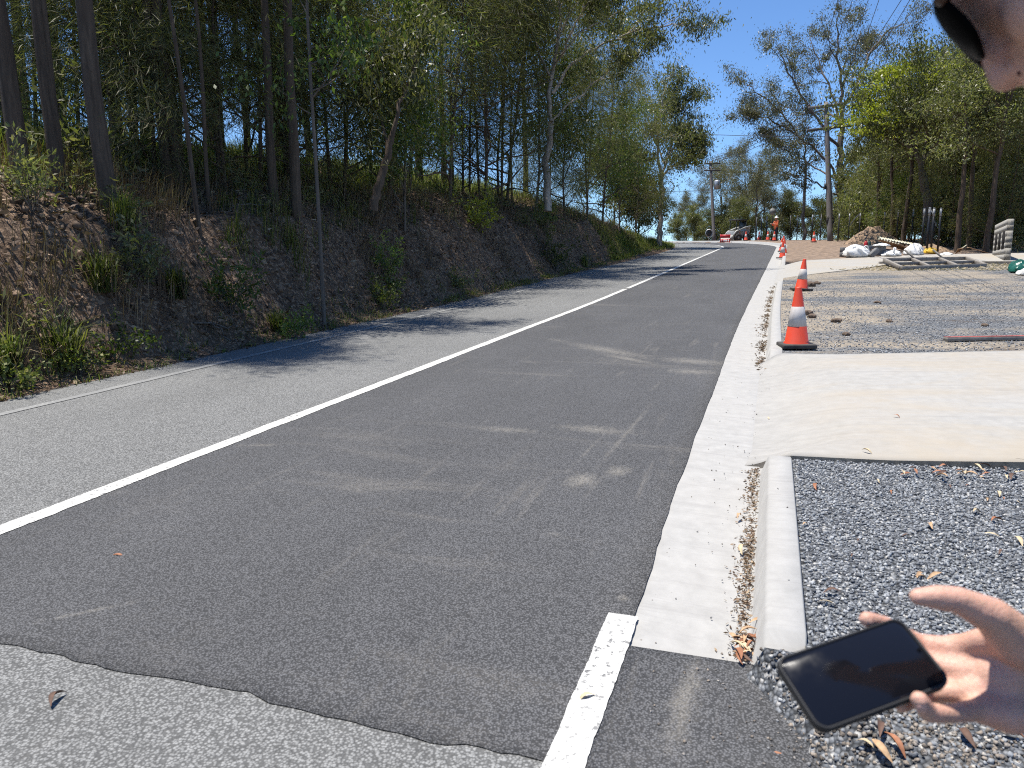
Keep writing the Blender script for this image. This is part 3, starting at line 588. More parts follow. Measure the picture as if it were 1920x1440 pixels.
hero('wattle_tree', 'spreading tree with lime green layered top on the right', 306, [
 ([(1746, 470), (1744, 420), (1738, 360), (1728, 320)], 19, 0),
 ([(1728, 322), (1715, 270), (1700, 225), (1680, 190), (1650, 165)], 9, 1), ([(1728, 320), (1740, 260, .5), (1755, 200, 1), (1770, 150, 1)], 8, 1),
 ([(1718, 285), (1680, 262), (1640, 250), (1605, 235)], 6, 1), ([(1735, 300), (1765, 255, -1), (1800, 210, -1.5), (1830, 160, -1.5)], 7, 1), ([(1740, 260), (1720, 190, -1), (1705, 140, -1.5)], 5, 1)],
 38, 'gum', 'barkgrey', dict(per=34, cr=.36, ln=.17, wd=.06, mode='gum', stretch=(1.2, 1.2, .6)), kids=(7, 5), rat=.42, bare=.2)
# flat lime sprays on the sunny side of that tree
t = Tree(66)
for (x, y, dd) in [(1600, 228, 37), (1622, 218, 37), (1645, 222, 37), (1660, 185, 37.5), (1690, 178, 37), (1640, 170, 37), (1668, 150, 37.5), (1700, 130, 38), (1735, 128, 38), (1680, 140, 37), (1820, 155, 36), (1800, 165, 36), (1838, 170, 36), (1770, 120, 37.5), (1720, 155, 37), (1655, 130, 37), (1610, 250, 37), (1630, 200, 37.2), (1745, 150, 37), (1845, 150, 36)]:
    c = at(x, y, dd)
    for k in range(9): t.anch.append(c + t.r.normal(0, 1, 3) * np.array((.55, .55, .13))); t.adir.append(np.array((-.5, 0, .2)))
lime = t.leaves(per=26, cr=.24, ln=.17, wd=.075, mode='up', stretch=(1.2, 1.2, .4)).mesh('sprays')
ow = [o for o in COL.objects if o.get('label', '').startswith('spreading tree with lime')][0]
q = obj('sprays', lime, M['lime'], ow); q.location = -ow.location; q['label'] = 'lime green layered leaf sprays'
for (x0, y0, wd_, dd, key, sc, lab) in [
 (1640, 470, 8, 47, 'tall0', .5, 'slim trunk left of the right-hand wood'), (1668, 458, 10, 44, 'tall1', .6, 'dark trunk behind the row of fence posts'), (1690, 462, 12, 41, 'tall2', .6, 'curving trunk behind the middle fence posts'),
 (1765, 470, 9, 45, 'tall1', .66, 'thin dark trunk right of the lime-topped tree'), (1792, 476, 13, 34, 'tall0', .58, 'crooked dark trunk at the right of the spoil heaps'), (1812, 478, 11, 36, 'tall2', .6, 'pale grey straight trunk left of the block wall'),
 (1845, 480, 14, 33, 'tall1', .6, 'red-brown trunk close left of the block wall'), (1858, 480, 9, 36, 'tall0', .64, 'dark trunk half hidden by its neighbour by the wall'), (1912, 480, 10, 38, 'tall2', .66, 'trunk at the right picture edge behind the block wall')]:
    b = dpt(x0, dd); r = PROTO[key][3]; sx = wd_ * dd / F / 2 / r; o = place('gum_tree', lab, 'trees of the right-hand wood', key, b, x0 * .7, sc, sx); o.children[1].scale = (.9 / sx, .9 / sx, 1)
for x0, dd, key, sc in [(1600, 60, 'bushy0', .8), (1625, 55, 'mid1', .9), (1650, 53, 'bushy1', .9), (1680, 50, 'mid2', 1.), (1710, 48, 'bushy0', .9), (1735, 50, 'open1', .75), (1775, 44, 'bushy1', .8), (1805, 46, 'open2', .8), (1830, 42, 'bushy0', .9), (1870, 42, 'open0', .95), (1895, 40, 'bushy1', .9), (1930, 38, 'open1', .95), (1960, 44, 'bushy0', 1.2), (1700, 62, 'open2', .8), (1760, 60, 'open0', .9), (1850, 58, 'open1', 1.05), (1910, 56, 'open2', 1.15), (1815, 55, 'open0', .95), (1660, 66, 'bushy0', .8), (1880, 34, 'mid3', .8), (1780, 38, 'mid0', .9), (1725, 43, 'mid3', .9), (1600, 57, 'bushy1', .5), (1640, 54, 'bushy0', .5), (1675, 50, 'bushy1', .5), (1700, 46, 'bushy0', .45), (1770, 41, 'bushy0', .4), (1800, 41, 'bushy1', .45), (1835, 38, 'bushy0', .4), (1905, 36, 'bushy1', .45), (1930, 34, 'bushy0', .4), (1660, 47, 'leafy0', .7), (1785, 46, 'leafy1', .8), (1880, 40, 'leafy0', .7)]:
    b = dpt(x0, dd); place('leafy_tree', 'dull green bushy tree filling the wood behind the fence posts', 'bushy trees of the right-hand wood', key, b, R.uniform(0, 6), sc * R.uniform(.9, 1.1))
# far trees over the crest
for x0, dd, key, sc, lab in [(1352, 86, 'open0', .8, 'multi-stemmed grey-green gum right of the far power pole'), (1395, 80, 'open1', .74, 'tall rounded grey-green gum in the middle beyond the crest'), (1430, 84, 'open2', .70, 'gum beyond the crest left of the flagger'), (1305, 88, 'open2', .6, 'low spreading gum left of the far power pole'), (1415, 72, 'open0', .6, 'gum with dark forked stems behind the row of cones'), (1285, 90, 'open1', .5, 'faint grey gum beyond the end of the bank'), (1460, 92, 'open1', .62, 'gum behind the flagger with thin foliage')]:
    b = dpt(x0, dd); place('gum_tree', lab, 'gums beyond the crest', key, b, x0 * 1.3, sc * 1.0)
for x0, dd, key, sc in [(1300, 74, 'bushy0', .42), (1322, 84, 'bushy1', .55), (1358, 84, 'bushy0', .6), (1378, 72, 'bushy1', .5), (1405, 76, 'bushy0', .42), (1440, 80, 'bushy1', .45), (1480, 72, 'bushy0', .55), (1530, 74, 'bushy1', .55), (1555, 70, 'bushy0', .5), (1590, 70, 'bushy1', .55), (1270, 78, 'bushy1', .4)]:
    b = dpt(x0, dd); place('bush', 'dark green rounded bush beyond the crest of the road', 'bushes beyond the crest', key, b, R.uniform(0, 6), sc, cat='bush')
# ---------------------------------------------------------------- street furniture and site clutter
def m_cone():
    k = NT('scuffed_red_plastic'); o = k.coord(); n = k.noise(o, 14, 6, .7); n2 = k.noise(k.mapping(o, (30, 30, 8)), 1, 5, .7)
    col = k.mix(k.ramp(n, (.4, 0.), (.7, .45)), (.70, .06, .022), (.58, .10, .05)); col = k.mix(k.ramp(n2, (.60, 0.), (.72, .45)), col, (.16, .05, .035))
    k.bsdf(Base_Color=col, Roughness=.5); return k.m
def m_band():
    k = NT('dirty_reflective_band'); o = k.coord(); n = k.noise(k.mapping(o, (26, 26, 5)), 1, 6, .7); n2 = k.noise(o, 6, 4)
    col = k.mix(k.ramp(n, (.5, 0.), (.75, .7)), (.52, .48, .45), (.26, .22, .19)); col = k.mix(k.ramp(n2, (.4, 0.), (.7, .4)), col, (.6, .58, .55))
    k.bsdf(Base_Color=col, Roughness=.6); return k.m
M['cone'] = m_cone(); M['band'] = m_band(); M['rubber'] = simple('dusty_black_rubber', (.055, .05, .045), .85, .4, 12)
M['steel'] = simple('galvanised_steel', (.42, .43, .44), .45, .2, 10, metal=.6); M['blacksteel'] = simple('black_steel', (.018, .018, .02), .45, .2, 8)
M['cap'] = simple('pale_plastic_wrap', (.30, .31, .32), .4, .15, 8); M['polewood'] = m_bark('weathered_pole_timber', (.12, .105, .095), (.23, .205, .185), (.16, .14, .13), (9, 9, .6), .4)
M['armwood'] = m_bark('crossarm_timber', (.05, .042, .036), (.12, .10, .085), (.08, .065, .055), (2, 9, 9), .3); M['ceramic'] = simple('insulator_ceramic', (.11, .06, .04), .25)
M['wire'] = simple('wire_metal', (.05, .05, .055), .5); M['block'] = simple('grey_concrete_block', (.33, .315, .285), .95, .14, 3, .5, 60); M['blockdark'] = simple('dark_grey_block', (.16, .16, .16), .95, .2, 4, .5, 60)
M['slat'] = simple('dark_panel', (.022, .02, .02), .8, spec=.1); M['bag'] = simple('white_woven_bag', (.66, .66, .64), .7, .1, 6, .5, 30); M['redwood'] = simple('red_primed_timber', (.30, .065, .055), .7, .3, 9, .3, 30)
M['framew'] = simple('grey_timber_frame', (.22, .20, .175), .8, .25, 9, .3, 40); M['timber'] = simple('sawn_timber', (.27, .165, .085), .8, .35, 6, .3, 30); M['cream'] = simple('cream_sheet_metal', (.50, .47, .34), .5, .15, 5); M['greenm'] = simple('green_sheet_metal', (.035, .075, .06), .5)
M['yellow'] = simple('yellow_bag', (.55, .34, .02), .6, .2, 8, .3, 20); M['greenbag'] = simple('green_plastic_bag', (.012, .085, .06), .3, .3, 8, .4, 14); M['cardboard'] = simple('brown_cardboard', (.38, .24, .14), .85, .2, 5)
M['redpaint'] = simple('red_paint', (.45, .02, .025), .5); M['white'] = simple('white_paint', (.75, .75, .73), .5, .08); M['machwhite'] = simple('off_white_machine_paint', (.36, .36, .33), .45, .15); M['machdark'] = simple('dark_machine_paint', (.03, .035, .035), .5)
M['heap'] = simple('spoil_heap_soil', (.24, .165, .105), .95, .55, 7, .9, 22); M['clod'] = simple('dark_clod', (.12, .085, .06), .95, .4, 12, .9, 40)
# cones ------------------------------------------------------------
def cone_meshes():
    mb = MB(); s = .18; box(mb, (0, 0, .025), (.38, .38, .05)); base = bevel(mb.mesh('base'), .012); base.materials.append(M['rubber'])
    mb = MB(); lathe(mb, [(.150, .038), (.146, .055), (.132, .075), (.036, .69), (.033, .70), (.027, .70), (.025, .66)], 32); body = mb.mesh('body', True); body.materials.append(M['cone'])
    rr = lambda z: .132 - (z - .075) * (.096 / .615) + .0022
    mb = MB(); lathe(mb, [(rr(.25) - .002, .249), (rr(.25), .25), (rr(.475), .475), (rr(.475) - .002, .476)], 32); band = mb.mesh('band', True); band.materials.append(M['band'])
    return base, body, band
CB = cone_meshes()
def cone(loc, rz, label, group='traffic cones along the kerb', tilt=(0, 0), sc=1):
    o = thing('traffic_cone', label, 'traffic cone', loc, 0, group); o.rotation_euler = (tilt[0], tilt[1], rz); o.scale = (sc,) * 3
    for nm, me in zip(('base', 'body', 'band'), CB): obj(nm, me, None, o)
    return o
def onslab(x, y, z): return (x, y, z)
p, d = gpt(1493, 653, 4); cone((p[0], p[1], p[2] + .01), -.12, 'scuffed red cone with dirty white band at the near driveway corner', tilt=(.01, -.02))
p, d = gpt(1502, 545, 6); cone((p[0], p[1], p[2] + .005), .1, 'red cone with clean white band behind the near one', tilt=(0, .06))
for x, dd, lab in [(1466, 33.6, 'front cone of the cluster on the far kerb'), (1468.5, 36.5, 'second cone of the cluster on the far kerb'), (1464, 41, 'third cone of the cluster on the far kerb'), (1467, 46, 'rearmost cone of the cluster on the far kerb'),
    (1449, 57, 'cone at the bend right in front of the flagger'), (1437, 60, 'cone two places left of the far kerb cluster'), (1420.5, 63, 'cone standing alone left of the flagger'), (1396, 60, 'cone right beside the parked loader'), (1384, 63, 'cone in front of the loader beside the red sign'), (1523, 52, 'cone on the dirt left of the near power pole')]:
    p = dpt(x, dd); X, Y = p[0], p[1]; sp, tp = pathcoord(X, Y); z = float(zr(st(X, Y)[0])) if -3.6 < tp[0] < -.0 else zground(X, Y, False)[0]
    cone((X, Y, z + .014), x * .37, 'small far ' + lab if dd > 50 else lab)
# power poles ------------------------------------------------------
def pole(label, x, d, ytop, lean_px, rb, rt, arms, extra):
    b = dpt(x, d); top = at(x + lean_px, ytop, d); o = thing('power_pole', label, 'power pole', b); L = top - b
    mb = MB(); q = np.linspace(-.05, 1, 8); tube(mb, np.array([L * t for t in q]), rb + (rt - rb) * q, 14); obj('pole', mb.mesh('pole', True), M['polewood'], o)
    ends = []
    for (xa, ya, xb, yb, da, m, k) in arms:
        A = at(xa, ya, d + da) - b; B = at(xb, yb, d - da) - b; mb = MB(); D = norm(B - A); yaw = math.atan2(D[1], D[0]); pit = math.asin(D[2])
        Rm = np.array(Matrix.Rotation(yaw, 3, 'Z') @ Matrix.Rotation(-pit, 3, 'Y')); box(mb, (A + B) / 2 + np.array([0, -.2, 0]), (np.linalg.norm(B - A), .12, .19 if d < 60 else .13), Rm); a = obj('crossarm', bevel(mb.mesh('crossarm'), .01, 1), M[m], o)
        row = []
        for t in np.linspace(.04, .96, k):
            c = A + (B - A) * t + np.array([0, -.2, .09]); mb = MB(); lathe(mb, [(.02, 0), (.02, .06), (.055, .08), (.06, .12), (.04, .14), (.05, .17), (.02, .2), (.001, .2)], 10, c); obj('insulator', mb.mesh('insulator', True), M['ceramic'], a); row.append(b + c + np.array([0, 0, .17]))
        ends.append(row)
    extra(o, b, L, d); return o, ends
def ex1(o, b, L, d):
    mb = MB(); n = 28; a = np.linspace(0, 2 * math.pi, n); c = at(1554, 414, d) - b
    for k in range(3): tube(mb, np.stack([c[0] + (.27 - .03 * k) * np.cos(a), np.full(n, c[1] - .26 - .02 * k), c[2] + (.34 - .04 * k) * np.sin(a)], 1), .03, 6, False)
    obj('cable_coil', mb.mesh('cable_coil', True), M['rubber'], o)
    mb = MB(); tube(mb, [at(1559, 412, d) - b + np.array([0, -.2, 0]), at(1557.5, 340, d) - b + np.array([0, -.2, 0])], .03, 8); obj('conduit', mb.mesh('conduit', True), M['steel'], o)
    mb = MB(); box(mb, at(1545, 350, d) - b + np.array([0, -.2, 0]), (.12, .1, .4)); obj('fuse_box', mb, M['machdark'], o)
def ex2(o, b, L, d):
    mb = MB(); lathe(mb, [(.001, -.4), (.26, -.38), (.27, .35), (.2, .42), (.001, .44)], 16, at(1343.5, 347, d) - b + np.array([0, -.2, 0])); obj('transformer', mb.mesh('transformer', True), M['steel'], o)
poleA, endsA = pole('tall grey timber power pole with two crossarms and a black coil', 1554.5, 54, 192, -5.5, .205, .15, [(1513, 204, 1584, 195, .5, 'polewood', 4), (1511, 246, 1591, 236, .5, 'armwood', 4)], ex1)
poleB, endsB = pole('far timber power pole with a transformer beyond the crest', 1337.5, 71, 303, -5.5, .16, .12, [(1321, 307, 1349, 307, .3, 'armwood', 3), (1319, 320, 1350, 320, .3, 'armwood', 4)], ex2)
def wire(label, A, B, sag, r=.012):
    q = np.linspace(0, 1, 24)[:, None]; pts = A + (B - A) * q; pts[:, 2] -= (sag * 4 * q * (1 - q))[:, 0]; mb = MB(); tube(mb, pts, r, 5); o = tag(obj('power_line', mb.mesh('power_line', True), M['wire']), label, 'power line', 'overhead power lines'); return o
starts = endsA[0] + endsA[1][1:]
for k, (S, x0) in enumerate(zip(starts, (1571, 1598, 1628, 1648, 1690, 1706, 1755))):
    sx = 960 + F * S[0] / (S[1] * math.cos(P) - (S[2] - H) * math.sin(P)); sy = 720 - F * (S[1] * math.sin(P) + (S[2] - H) * math.cos(P)) / (S[1] * math.cos(P) - (S[2] - H) * math.sin(P))
    xe = sx + (x0 - sx) * (sy + 300) / sy; wire('overhead wire number %s from the left rising from the near pole to the top' % ('one', 'two', 'three', 'four', 'five', 'six', 'seven')[k], S, at(xe, -300, 15), .0, .012)
for k in range(3): wire('wire sagging between the near and far poles, %s of three' % ('left', 'middle', 'right')[k], endsA[0][k], endsB[0][k], .5, .02)
wire('single cable crossing the sky from the wood to the near pole', at(1180, 243, 58), at(1549, 256, 54), .15, .02)
wire('low cable running left from the far pole into the trees', at(1120, 357, 72), at(1337, 357, 71), .1, .02)
# hoop hanging beside the far pole
mb = MB(); a = np.linspace(0, 2 * math.pi, 30); c = at(1329.5, 437, 70); tube(mb, np.stack([.30 * np.cos(a), 0 * a, .32 * np.sin(a)], 1), .045, 8, False); hoop = thing('round_mirror', 'round pale-rimmed traffic mirror beside the far pole', 'mirror', (c[0], c[1], c[2]))
obj('rim', mb.mesh('rim', True), M['steel'], hoop); mb = MB(); lathe(mb, [(.001, .05), (.15, .035), (.27, 0), (.27, -.02), (.001, -.02)], 24); q = obj('mirror_face', mb.mesh('mirror_face', True), M['machdark'], hoop, rot=(math.pi / 2, 0, 0))
mb = MB(); tube(mb, [(0, .06, -c[2] + zg1(c[0], c[1]) - .1), (0, .06, .1)], .03, 8); obj('post', mb.mesh('post', True), M['steel'], hoop)
# fence posts ------------------------------------------------------
pm = MB(); box(pm, (0, 0, .9), (.065, .065, 1.9)); pm = pm.mesh('post'); pm.materials.append(M['blacksteel'])
cm_ = MB(); box(cm_, (0, 0, 1.865), (.070, .070, .04)); cm_ = cm_.mesh('cap'); cm_.materials.append(M['cap'])
wm = MB(); box(wm, (0, 0, 1.68), (.072, .072, .3)); wm = wm.mesh('wrap'); wm.materials.append(M['cap'])
def flapmesh(seed):
    r = np.random.default_rng(seed); n = 7; q = np.linspace(0, 1, n); L = r.uniform(.4, .8); x = L * q; z = 1.82 - .25 * q - .45 * q ** 2 * r.uniform(.4, 1.2); mb = MB(); v = []
    for i in range(n): v += [[x[i], -.04 + .02 * math.sin(i), z[i] - .04], [x[i], -.045 + .02 * math.sin(i), z[i] + .04]]
    mb.add(v, [[2 * i, 2 * i + 2, 2 * i + 3, 2 * i + 1] for i in range(n - 1)]); me = mb.mesh('flap'); me.materials.append(M['cap']); return me
flaps = [flapmesh(i) for i in range(3)]
fp = [(1415, 64, 0), (1424, 63, 2), (1434, 62, 1), (1444, 62, 0), (1478, 60, 0), (1491, 59, 0), (1518.5, 57, 1), (1534.5, 56, 0), (1568, 53, 1), (1587, 51, 1), (1607, 50, 2), (1629, 48.5, 1), (1652.5, 46, 1), (1677, 43, 1), (1705, 39, 2), (1725, 36, 1), (1735, 34.5, 2), (1743, 34, 1), (1755.5, 33.5, 1)]
names = ['first', 'second', 'third', 'fourth', 'fifth', 'sixth', 'seventh', 'eighth', 'ninth', 'tenth', 'eleventh', 'twelfth', 'thirteenth', 'fourteenth', 'fifteenth', 'sixteenth', 'seventeenth', 'eighteenth', 'nineteenth']
for i, (x, dd, k) in enumerate(fp):
    b = dpt(x, dd); o = thing('fence_post', '%s black fence post from the left, %s' % (names[i], ('bare', 'pale plastic wrapped round its top', 'loose pale plastic flapping from its top')[k]), 'fence post', (b[0], b[1], zground(b[0], b[1], False)[0]), .3 * i, 'black fence posts')
    obj('post', pm, None, o); obj('cap', cm_, None, o)
    if k: obj('wrap', wm, None, o)
    if k == 2: obj('flap', flaps[i % 3], None, o)
# block wall -------------------------------------------------------
c0 = dpt(1887, 26.0); c0[2] = H + (500 - 487.5) / F * 26; far = at(1864.5, 487, 30.0); D = far - c0; D[2] = 0; Lw = 4.4; D = norm(D)
bw = thing('block_wall', 'grey concrete block wall end with three tall dark panels', 'wall', c0, math.atan2(D[1], D[0]))
bl = MB(); box(bl, (.195, .0, .095), (.384, .19, .184)); bl = bl.mesh('block'); bl.materials.append(M['block'])
hb = MB(); box(hb, (.0975, .0, .095), (.189, .19, .184)); hb = hb.mesh('block'); hb.materials.append(M['block'])
for row in range(7):
    x = 0; first = row % 2
    while x < Lw - .1:
        w = .195 if (first or x + .39 > Lw) else .39; first = 0
        inwin = 2 <= row <= 4 and any(a - .05 < x + w / 2 < b + .05 for a, b in ((.42, 1.2), (1.75, 2.55), (3.05, 3.85)))
        if not inwin: obj('block', bl if w > .3 else hb, None, bw, (x, 0, row * .194 + .0))
        x += w
mo = MB(); 
for a, b, z0, z1 in [(0, Lw, 0, 2 * .194), (0, Lw, 5 * .194, 7 * .194), (0, .40, .388, .97), (1.2, 1.75, .388, .97), (2.55, 3.05, .388, .97), (3.85, Lw, .388, .97)]: box(mo, ((a + b) / 2, 0, (z0 + z1) / 2), (b - a - .006, .176, z1 - z0))
obj('mortar', mo, M['block'], bw)
for a, b in ((.36, 1.2), (1.72, 2.55), (3.02, 3.87)):
    q = MB(); box(q, ((a + b) / 2, .0, .68), (b - a, .20, .60)); obj('panel', q, M['slat'], bw)
# frame lying on the straw ----------------------------------------
FL, FR, BL, BR = at(1690, 503, 23.4), at(1848, 498, 24.2), at(1657, 487, 26.2), at(1812, 484.5, 27.0)
fr = thing('bay_frame', 'grey three-bay timber frame lying flat on the straw', 'frame', (FL + BR) / 2 - np.array([0, 0, .1]))
def bar(A, B, w, h, m, parent, nm='bar'):
    D = B - A; L = np.linalg.norm(D); yaw = math.atan2(D[1], D[0]); pit = math.asin(D[2] / L); Rm = np.array(Matrix.Rotation(yaw, 3, 'Z') @ Matrix.Rotation(-pit, 3, 'Y')); mb = MB(); box(mb, (A + B) / 2 - np.array(parent.location), (L, w, h), Rm); return obj(nm, bevel(mb.mesh(nm), .004, 1), m, parent)
e = lambda a, b, t: a + (b - a) * t
bar(FL, FR, .09, .13, M['framew'], fr, 'rail'); bar(BL, BR, .09, .13, M['framew'], fr, 'rail'); bar(e(FL, BL, .03), e(FL, BL, .97), .09, .126, M['framew'], fr, 'end_rail'); bar(e(FR, BR, .03), e(FR, BR, .97), .09, .126, M['framew'], fr, 'end_rail')
for t in (.335, .665): bar(e(e(FL, FR, t), e(BL, BR, t), .03), e(e(FL, FR, t), e(BL, BR, t), .97), .09, .11, M['framew'], fr, 'cross_rail')
for i in range(3): bar(e(e(FL, FR, i / 3 + .012), e(BL, BR, i / 3 + .012), .5), e(e(FL, FR, i / 3 + .32), e(BL, BR, i / 3 + .32), .5), .07, .10, M['framew'], fr, 'mid_rail')
for t in (.32, .66):
    c = e(BL, BR, t); bar(c + np.array([.02, -.15, .05]), c + np.array([-.18, .1, .32]), .07, .05, M['framew'], fr, 'bracket')
for c in (FL, FR, BL, BR): # packing under the corners
    bar(np.array([c[0] - .12, c[1] + .05, c[2] - .12]), np.array([c[0] + .12, c[1] + .05, c[2] - .12]), .12, .12, M['framew'], fr, 'packer')
# red beam on the gravel ------------------------------------------
A, _ = gpt(1772, 641, 4); B, _ = gpt(1905, 638, 4); B2 = A + (B - A) * 2.2; A[2] += .035; B2[2] = zg1(B2[0], B2[1]) + .30; rb = thing('timber_beam', 'red painted timber beam lying on the gravel by the driveway', 'beam', A)
D = B2 - A; yaw = math.atan2(D[1], D[0]); mb = MB(); box(mb, (1.1, 0, 0), (2.2, .09, .045)); rb.rotation_euler = (0, -.01, yaw); obj('beam', bevel(mb.mesh('beam'), .004, 1), M['framew'], rb); mb = MB(); box(mb, (1.1, 0, .0245), (2.196, .086, .004)); obj('painted_face', mb, M['redwood'], rb)
# spoil, bags, blocks, boards -------------------------------------
def mound(name, label, cat, c, rx, ry, h, m, seed, rough=.25, n=26):
    r = np.linspace(0, 1, 14); a = np.linspace(0, 2 * math.pi, n, endpoint=False); Rr, Aa = np.meshgrid(r, a, indexing='ij'); X = Rr * np.cos(Aa) * rx; Y = Rr * np.sin(Aa) * ry
    Z = h * (1 - Rr ** 1.3) * (1 + rough * 2 * fbm(X * 3 / rx * 2 + seed, Y * 3 / ry * 2, seed)) + .12 * h * fbm(X * 9 / rx, Y * 9 / ry, seed + 3) * 2 - .06 * Rr
    mb = MB(); k = np.arange(len(r) - 1)[:, None] * n; j = np.arange(n)[None]; mb.add(np.stack([X.ravel(), Y.ravel(), Z.ravel()], 1), np.stack([k + j, k + n + j, k + n + (j + 1) % n, k + (j + 1) % n], -1).reshape(-1, 4))
    return tag(obj(name, mb.mesh(name, True), m, loc=c), label, cat)
def site(x, d): p = dpt(x, d); return np.array((p[0], p[1], zground(p[0], p[1], False)[0]))
mound('soil_heap', 'brown soil heap behind the concrete blocks', 'soil heap', site(1632, 40), 1.5, 1.3, .95, M['heap'], 3)
mound('soil_heap', 'low pinkish soil heap right of the big white bag', 'soil heap', site(1745, 35), .95, .8, .30, M['heap'], 8)
def bagmesh(rx, ry, h, seed, tip=.0):
    u = np.linspace(0, 1, 16); a = np.linspace(0, 2 * math.pi, 28, endpoint=False); U, A2 = np.meshgrid(u, a, indexing='ij'); rr = np.sqrt(np.clip(1 - U ** 2.2, 0, 1)); rr = np.where(U < .08, rr * (.8 + 2.5 * U), rr)
    cr = 1 + .28 * np.sin(A2 * 5 + seed + 3 * U) * U + .12 * np.sin(A2 * 11 + seed * 2 + U * 9); X = rr * cr * np.cos(A2) * rx + tip * U * rx; Y = rr * cr * np.sin(A2) * ry; Z = U * h * (1 + .18 * np.sin(A2 * 3 + seed) + .08 * np.sin(A2 * 7 + seed))
    n = 28; k = np.arange(15)[:, None] * n; j = np.arange(n)[None]; mb = MB(); mb.add(np.stack([X.ravel(), Y.ravel(), Z.ravel()], 1), np.stack([k + j, k + (j + 1) % n, k + n + (j + 1) % n, k + n + j], -1).reshape(-1, 4)); return mb
def bag(label, x, d, rx, ry, h, seed, m='bag', name='bulk_bag', tip=0, straps=True):
    o = thing(name, label, 'bag', site(x, d), .2 * seed); obj('body', bagmesh(rx, ry, h, seed, tip).mesh('body', True), M[m], o)
    if straps:
        for sgn in (-1, 1):
            mb = MB(); q = np.linspace(0, math.pi, 12); tube(mb, np.stack([sgn * rx * .5 + .16 * np.cos(q), np.full(12, -ry * .3), h * .55 + .22 * np.sin(q)], 1), .022, 6); obj('strap', mb.mesh('strap', True), M[m], o)
    return o
bag('slumped white bulk bag left of the concrete blocks', 1607, 31, .58, .4, .42, 2, tip=-.25); bag('flat white bulk bag with loop straps in the middle of the clutter', 1670, 31, .45, .35, .20, 5); bag('upright creased white bulk bag right of the timber stack', 1711, 31.5, .40, .36, .40, 7, tip=.1)
bag('small white bag scrap at the right end of the clutter', 1772, 31, .28, .22, .12, 9, straps=False); bag('yellow plastic bag beside the soil heap', 1742, 32.5, .34, .25, .22, 4, 'yellow', 'yellow_bag', straps=False)
bag('dark green plastic bag at the right picture edge', 1915, 21.5, .34, .26, .24, 3, 'greenbag', 'green_bag', straps=False); bag('second dark green bag lying behind the first', 1908, 22.6, .36, .22, .26, 6, 'greenbag', 'green_bag', straps=False); bag('white sack in front of the green bags', 1925, 20.5, .28, .2, .17, 8, straps=False)
lb = MB(); box(lb, (0, 0, .095), (.39, .19, .19)); lb = bevel(lb.mesh('concrete_block'), .008, 1); lb.materials.append(M['blockdark'])
bi = 0
for (x, d, z, rz, lab) in [(1583, 31.5, 0, .2, 'lower grey block at the left end of the blocks'), (1583, 31.5, .19, .25, 'upper grey block at the left end of the blocks'), (1622, 32, 0, .1, 'grey block behind the slumped white bag'), (1622, 32, .19, .12, 'grey block on top, behind the slumped white bag'), (1633, 31.6, 0, -.1, 'grey block left of the tilted block'), (1648, 31.4, 0, .05, 'grey block under white plastic'), (1648, 31.4, .19, .0, 'upper grey block under white plastic'), (1613, 33.5, .12, .1, 'grey block left of the red canister'), (1633, 33.5, .12, .0, 'grey block right of the green canister'), (1655, 31.8, 0, .3, 'rightmost grey block by the timber stack')]:
    o = tag(obj('concrete_block', lb, None, loc=site(x, d) + np.array([0, 0, z]), rot=(0, 0, rz)), lab, 'block', 'loose concrete blocks')
tag(obj('concrete_block', lb, None, loc=site(1640, 30.6) + np.array([0, 0, .1]), rot=(0, -.8, .1)), 'pale block tilted against the stacked blocks', 'block', 'loose concrete blocks')
bag('crumpled white plastic draped over the stacked blocks', 1650, 31.3, .34, .2, .10, 11, straps=False).location.z += .38
for x, m, lab, nm in ((1620.5, 'redpaint', 'small red canister standing among the blocks', 'canister'), (1626.5, 'greenm', 'small green canister beside the red one', 'canister')):
    p = site(x, 33.2); o = thing(nm, lab, 'canister', p + np.array([0, 0, .05])); mb = MB(); lathe(mb, [(.001, 0), (.07, 0), (.075, .03), (.075, .36), (.05, .42), (.03, .44), (.03, .48), (.001, .48)], 14); obj('body', mb.mesh('body', True), M[m], o); mb = MB(); lathe(mb, [(.034, .47), (.036, .51), (.001, .52)], 12); obj('cap', mb.mesh('cap', True), M['machdark'], o)
# leaning corrugated panel on a stack of timber
pc = site(1680, 34); o = thing('roof_panel', 'cream edged corrugated sheet lying tilted on the timber stack', 'roof sheet', pc); A = at(1648, 446, 34.5) - pc; B = at(1712, 458, 33.5) - pc; W = np.array([.25, .85, .12]); n = 24; v = []
for i in range(n + 1):
    q = A + (B - A) * i / n; z = .022 * math.cos(i * math.pi); v += [q + W * -.45 + [0, 0, z], q + W * .55 + [0, 0, z]]
mb = MB(); mb.add(v, [[2 * i, 2 * i + 2, 2 * i + 3, 2 * i + 1] for i in range(n)]); sh = obj('sheet', mb.mesh('sheet'), M['greenm'], o); sm = sh.modifiers.new('thick', 'SOLIDIFY'); sm.thickness = .012
mb = MB(); v2 = [np.array(q) + np.array([0, -.004 * 0, .016]) for q in v]; mb.add(v2, [[2 * i, 2 * i + 2, 2 * i + 3, 2 * i + 1] for i in range(n)]); s2 = obj('cream_face', mb.mesh('cream_face'), M['cream'], o); sm = s2.modifiers.new('thick', 'SOLIDIFY'); sm.thickness = .006
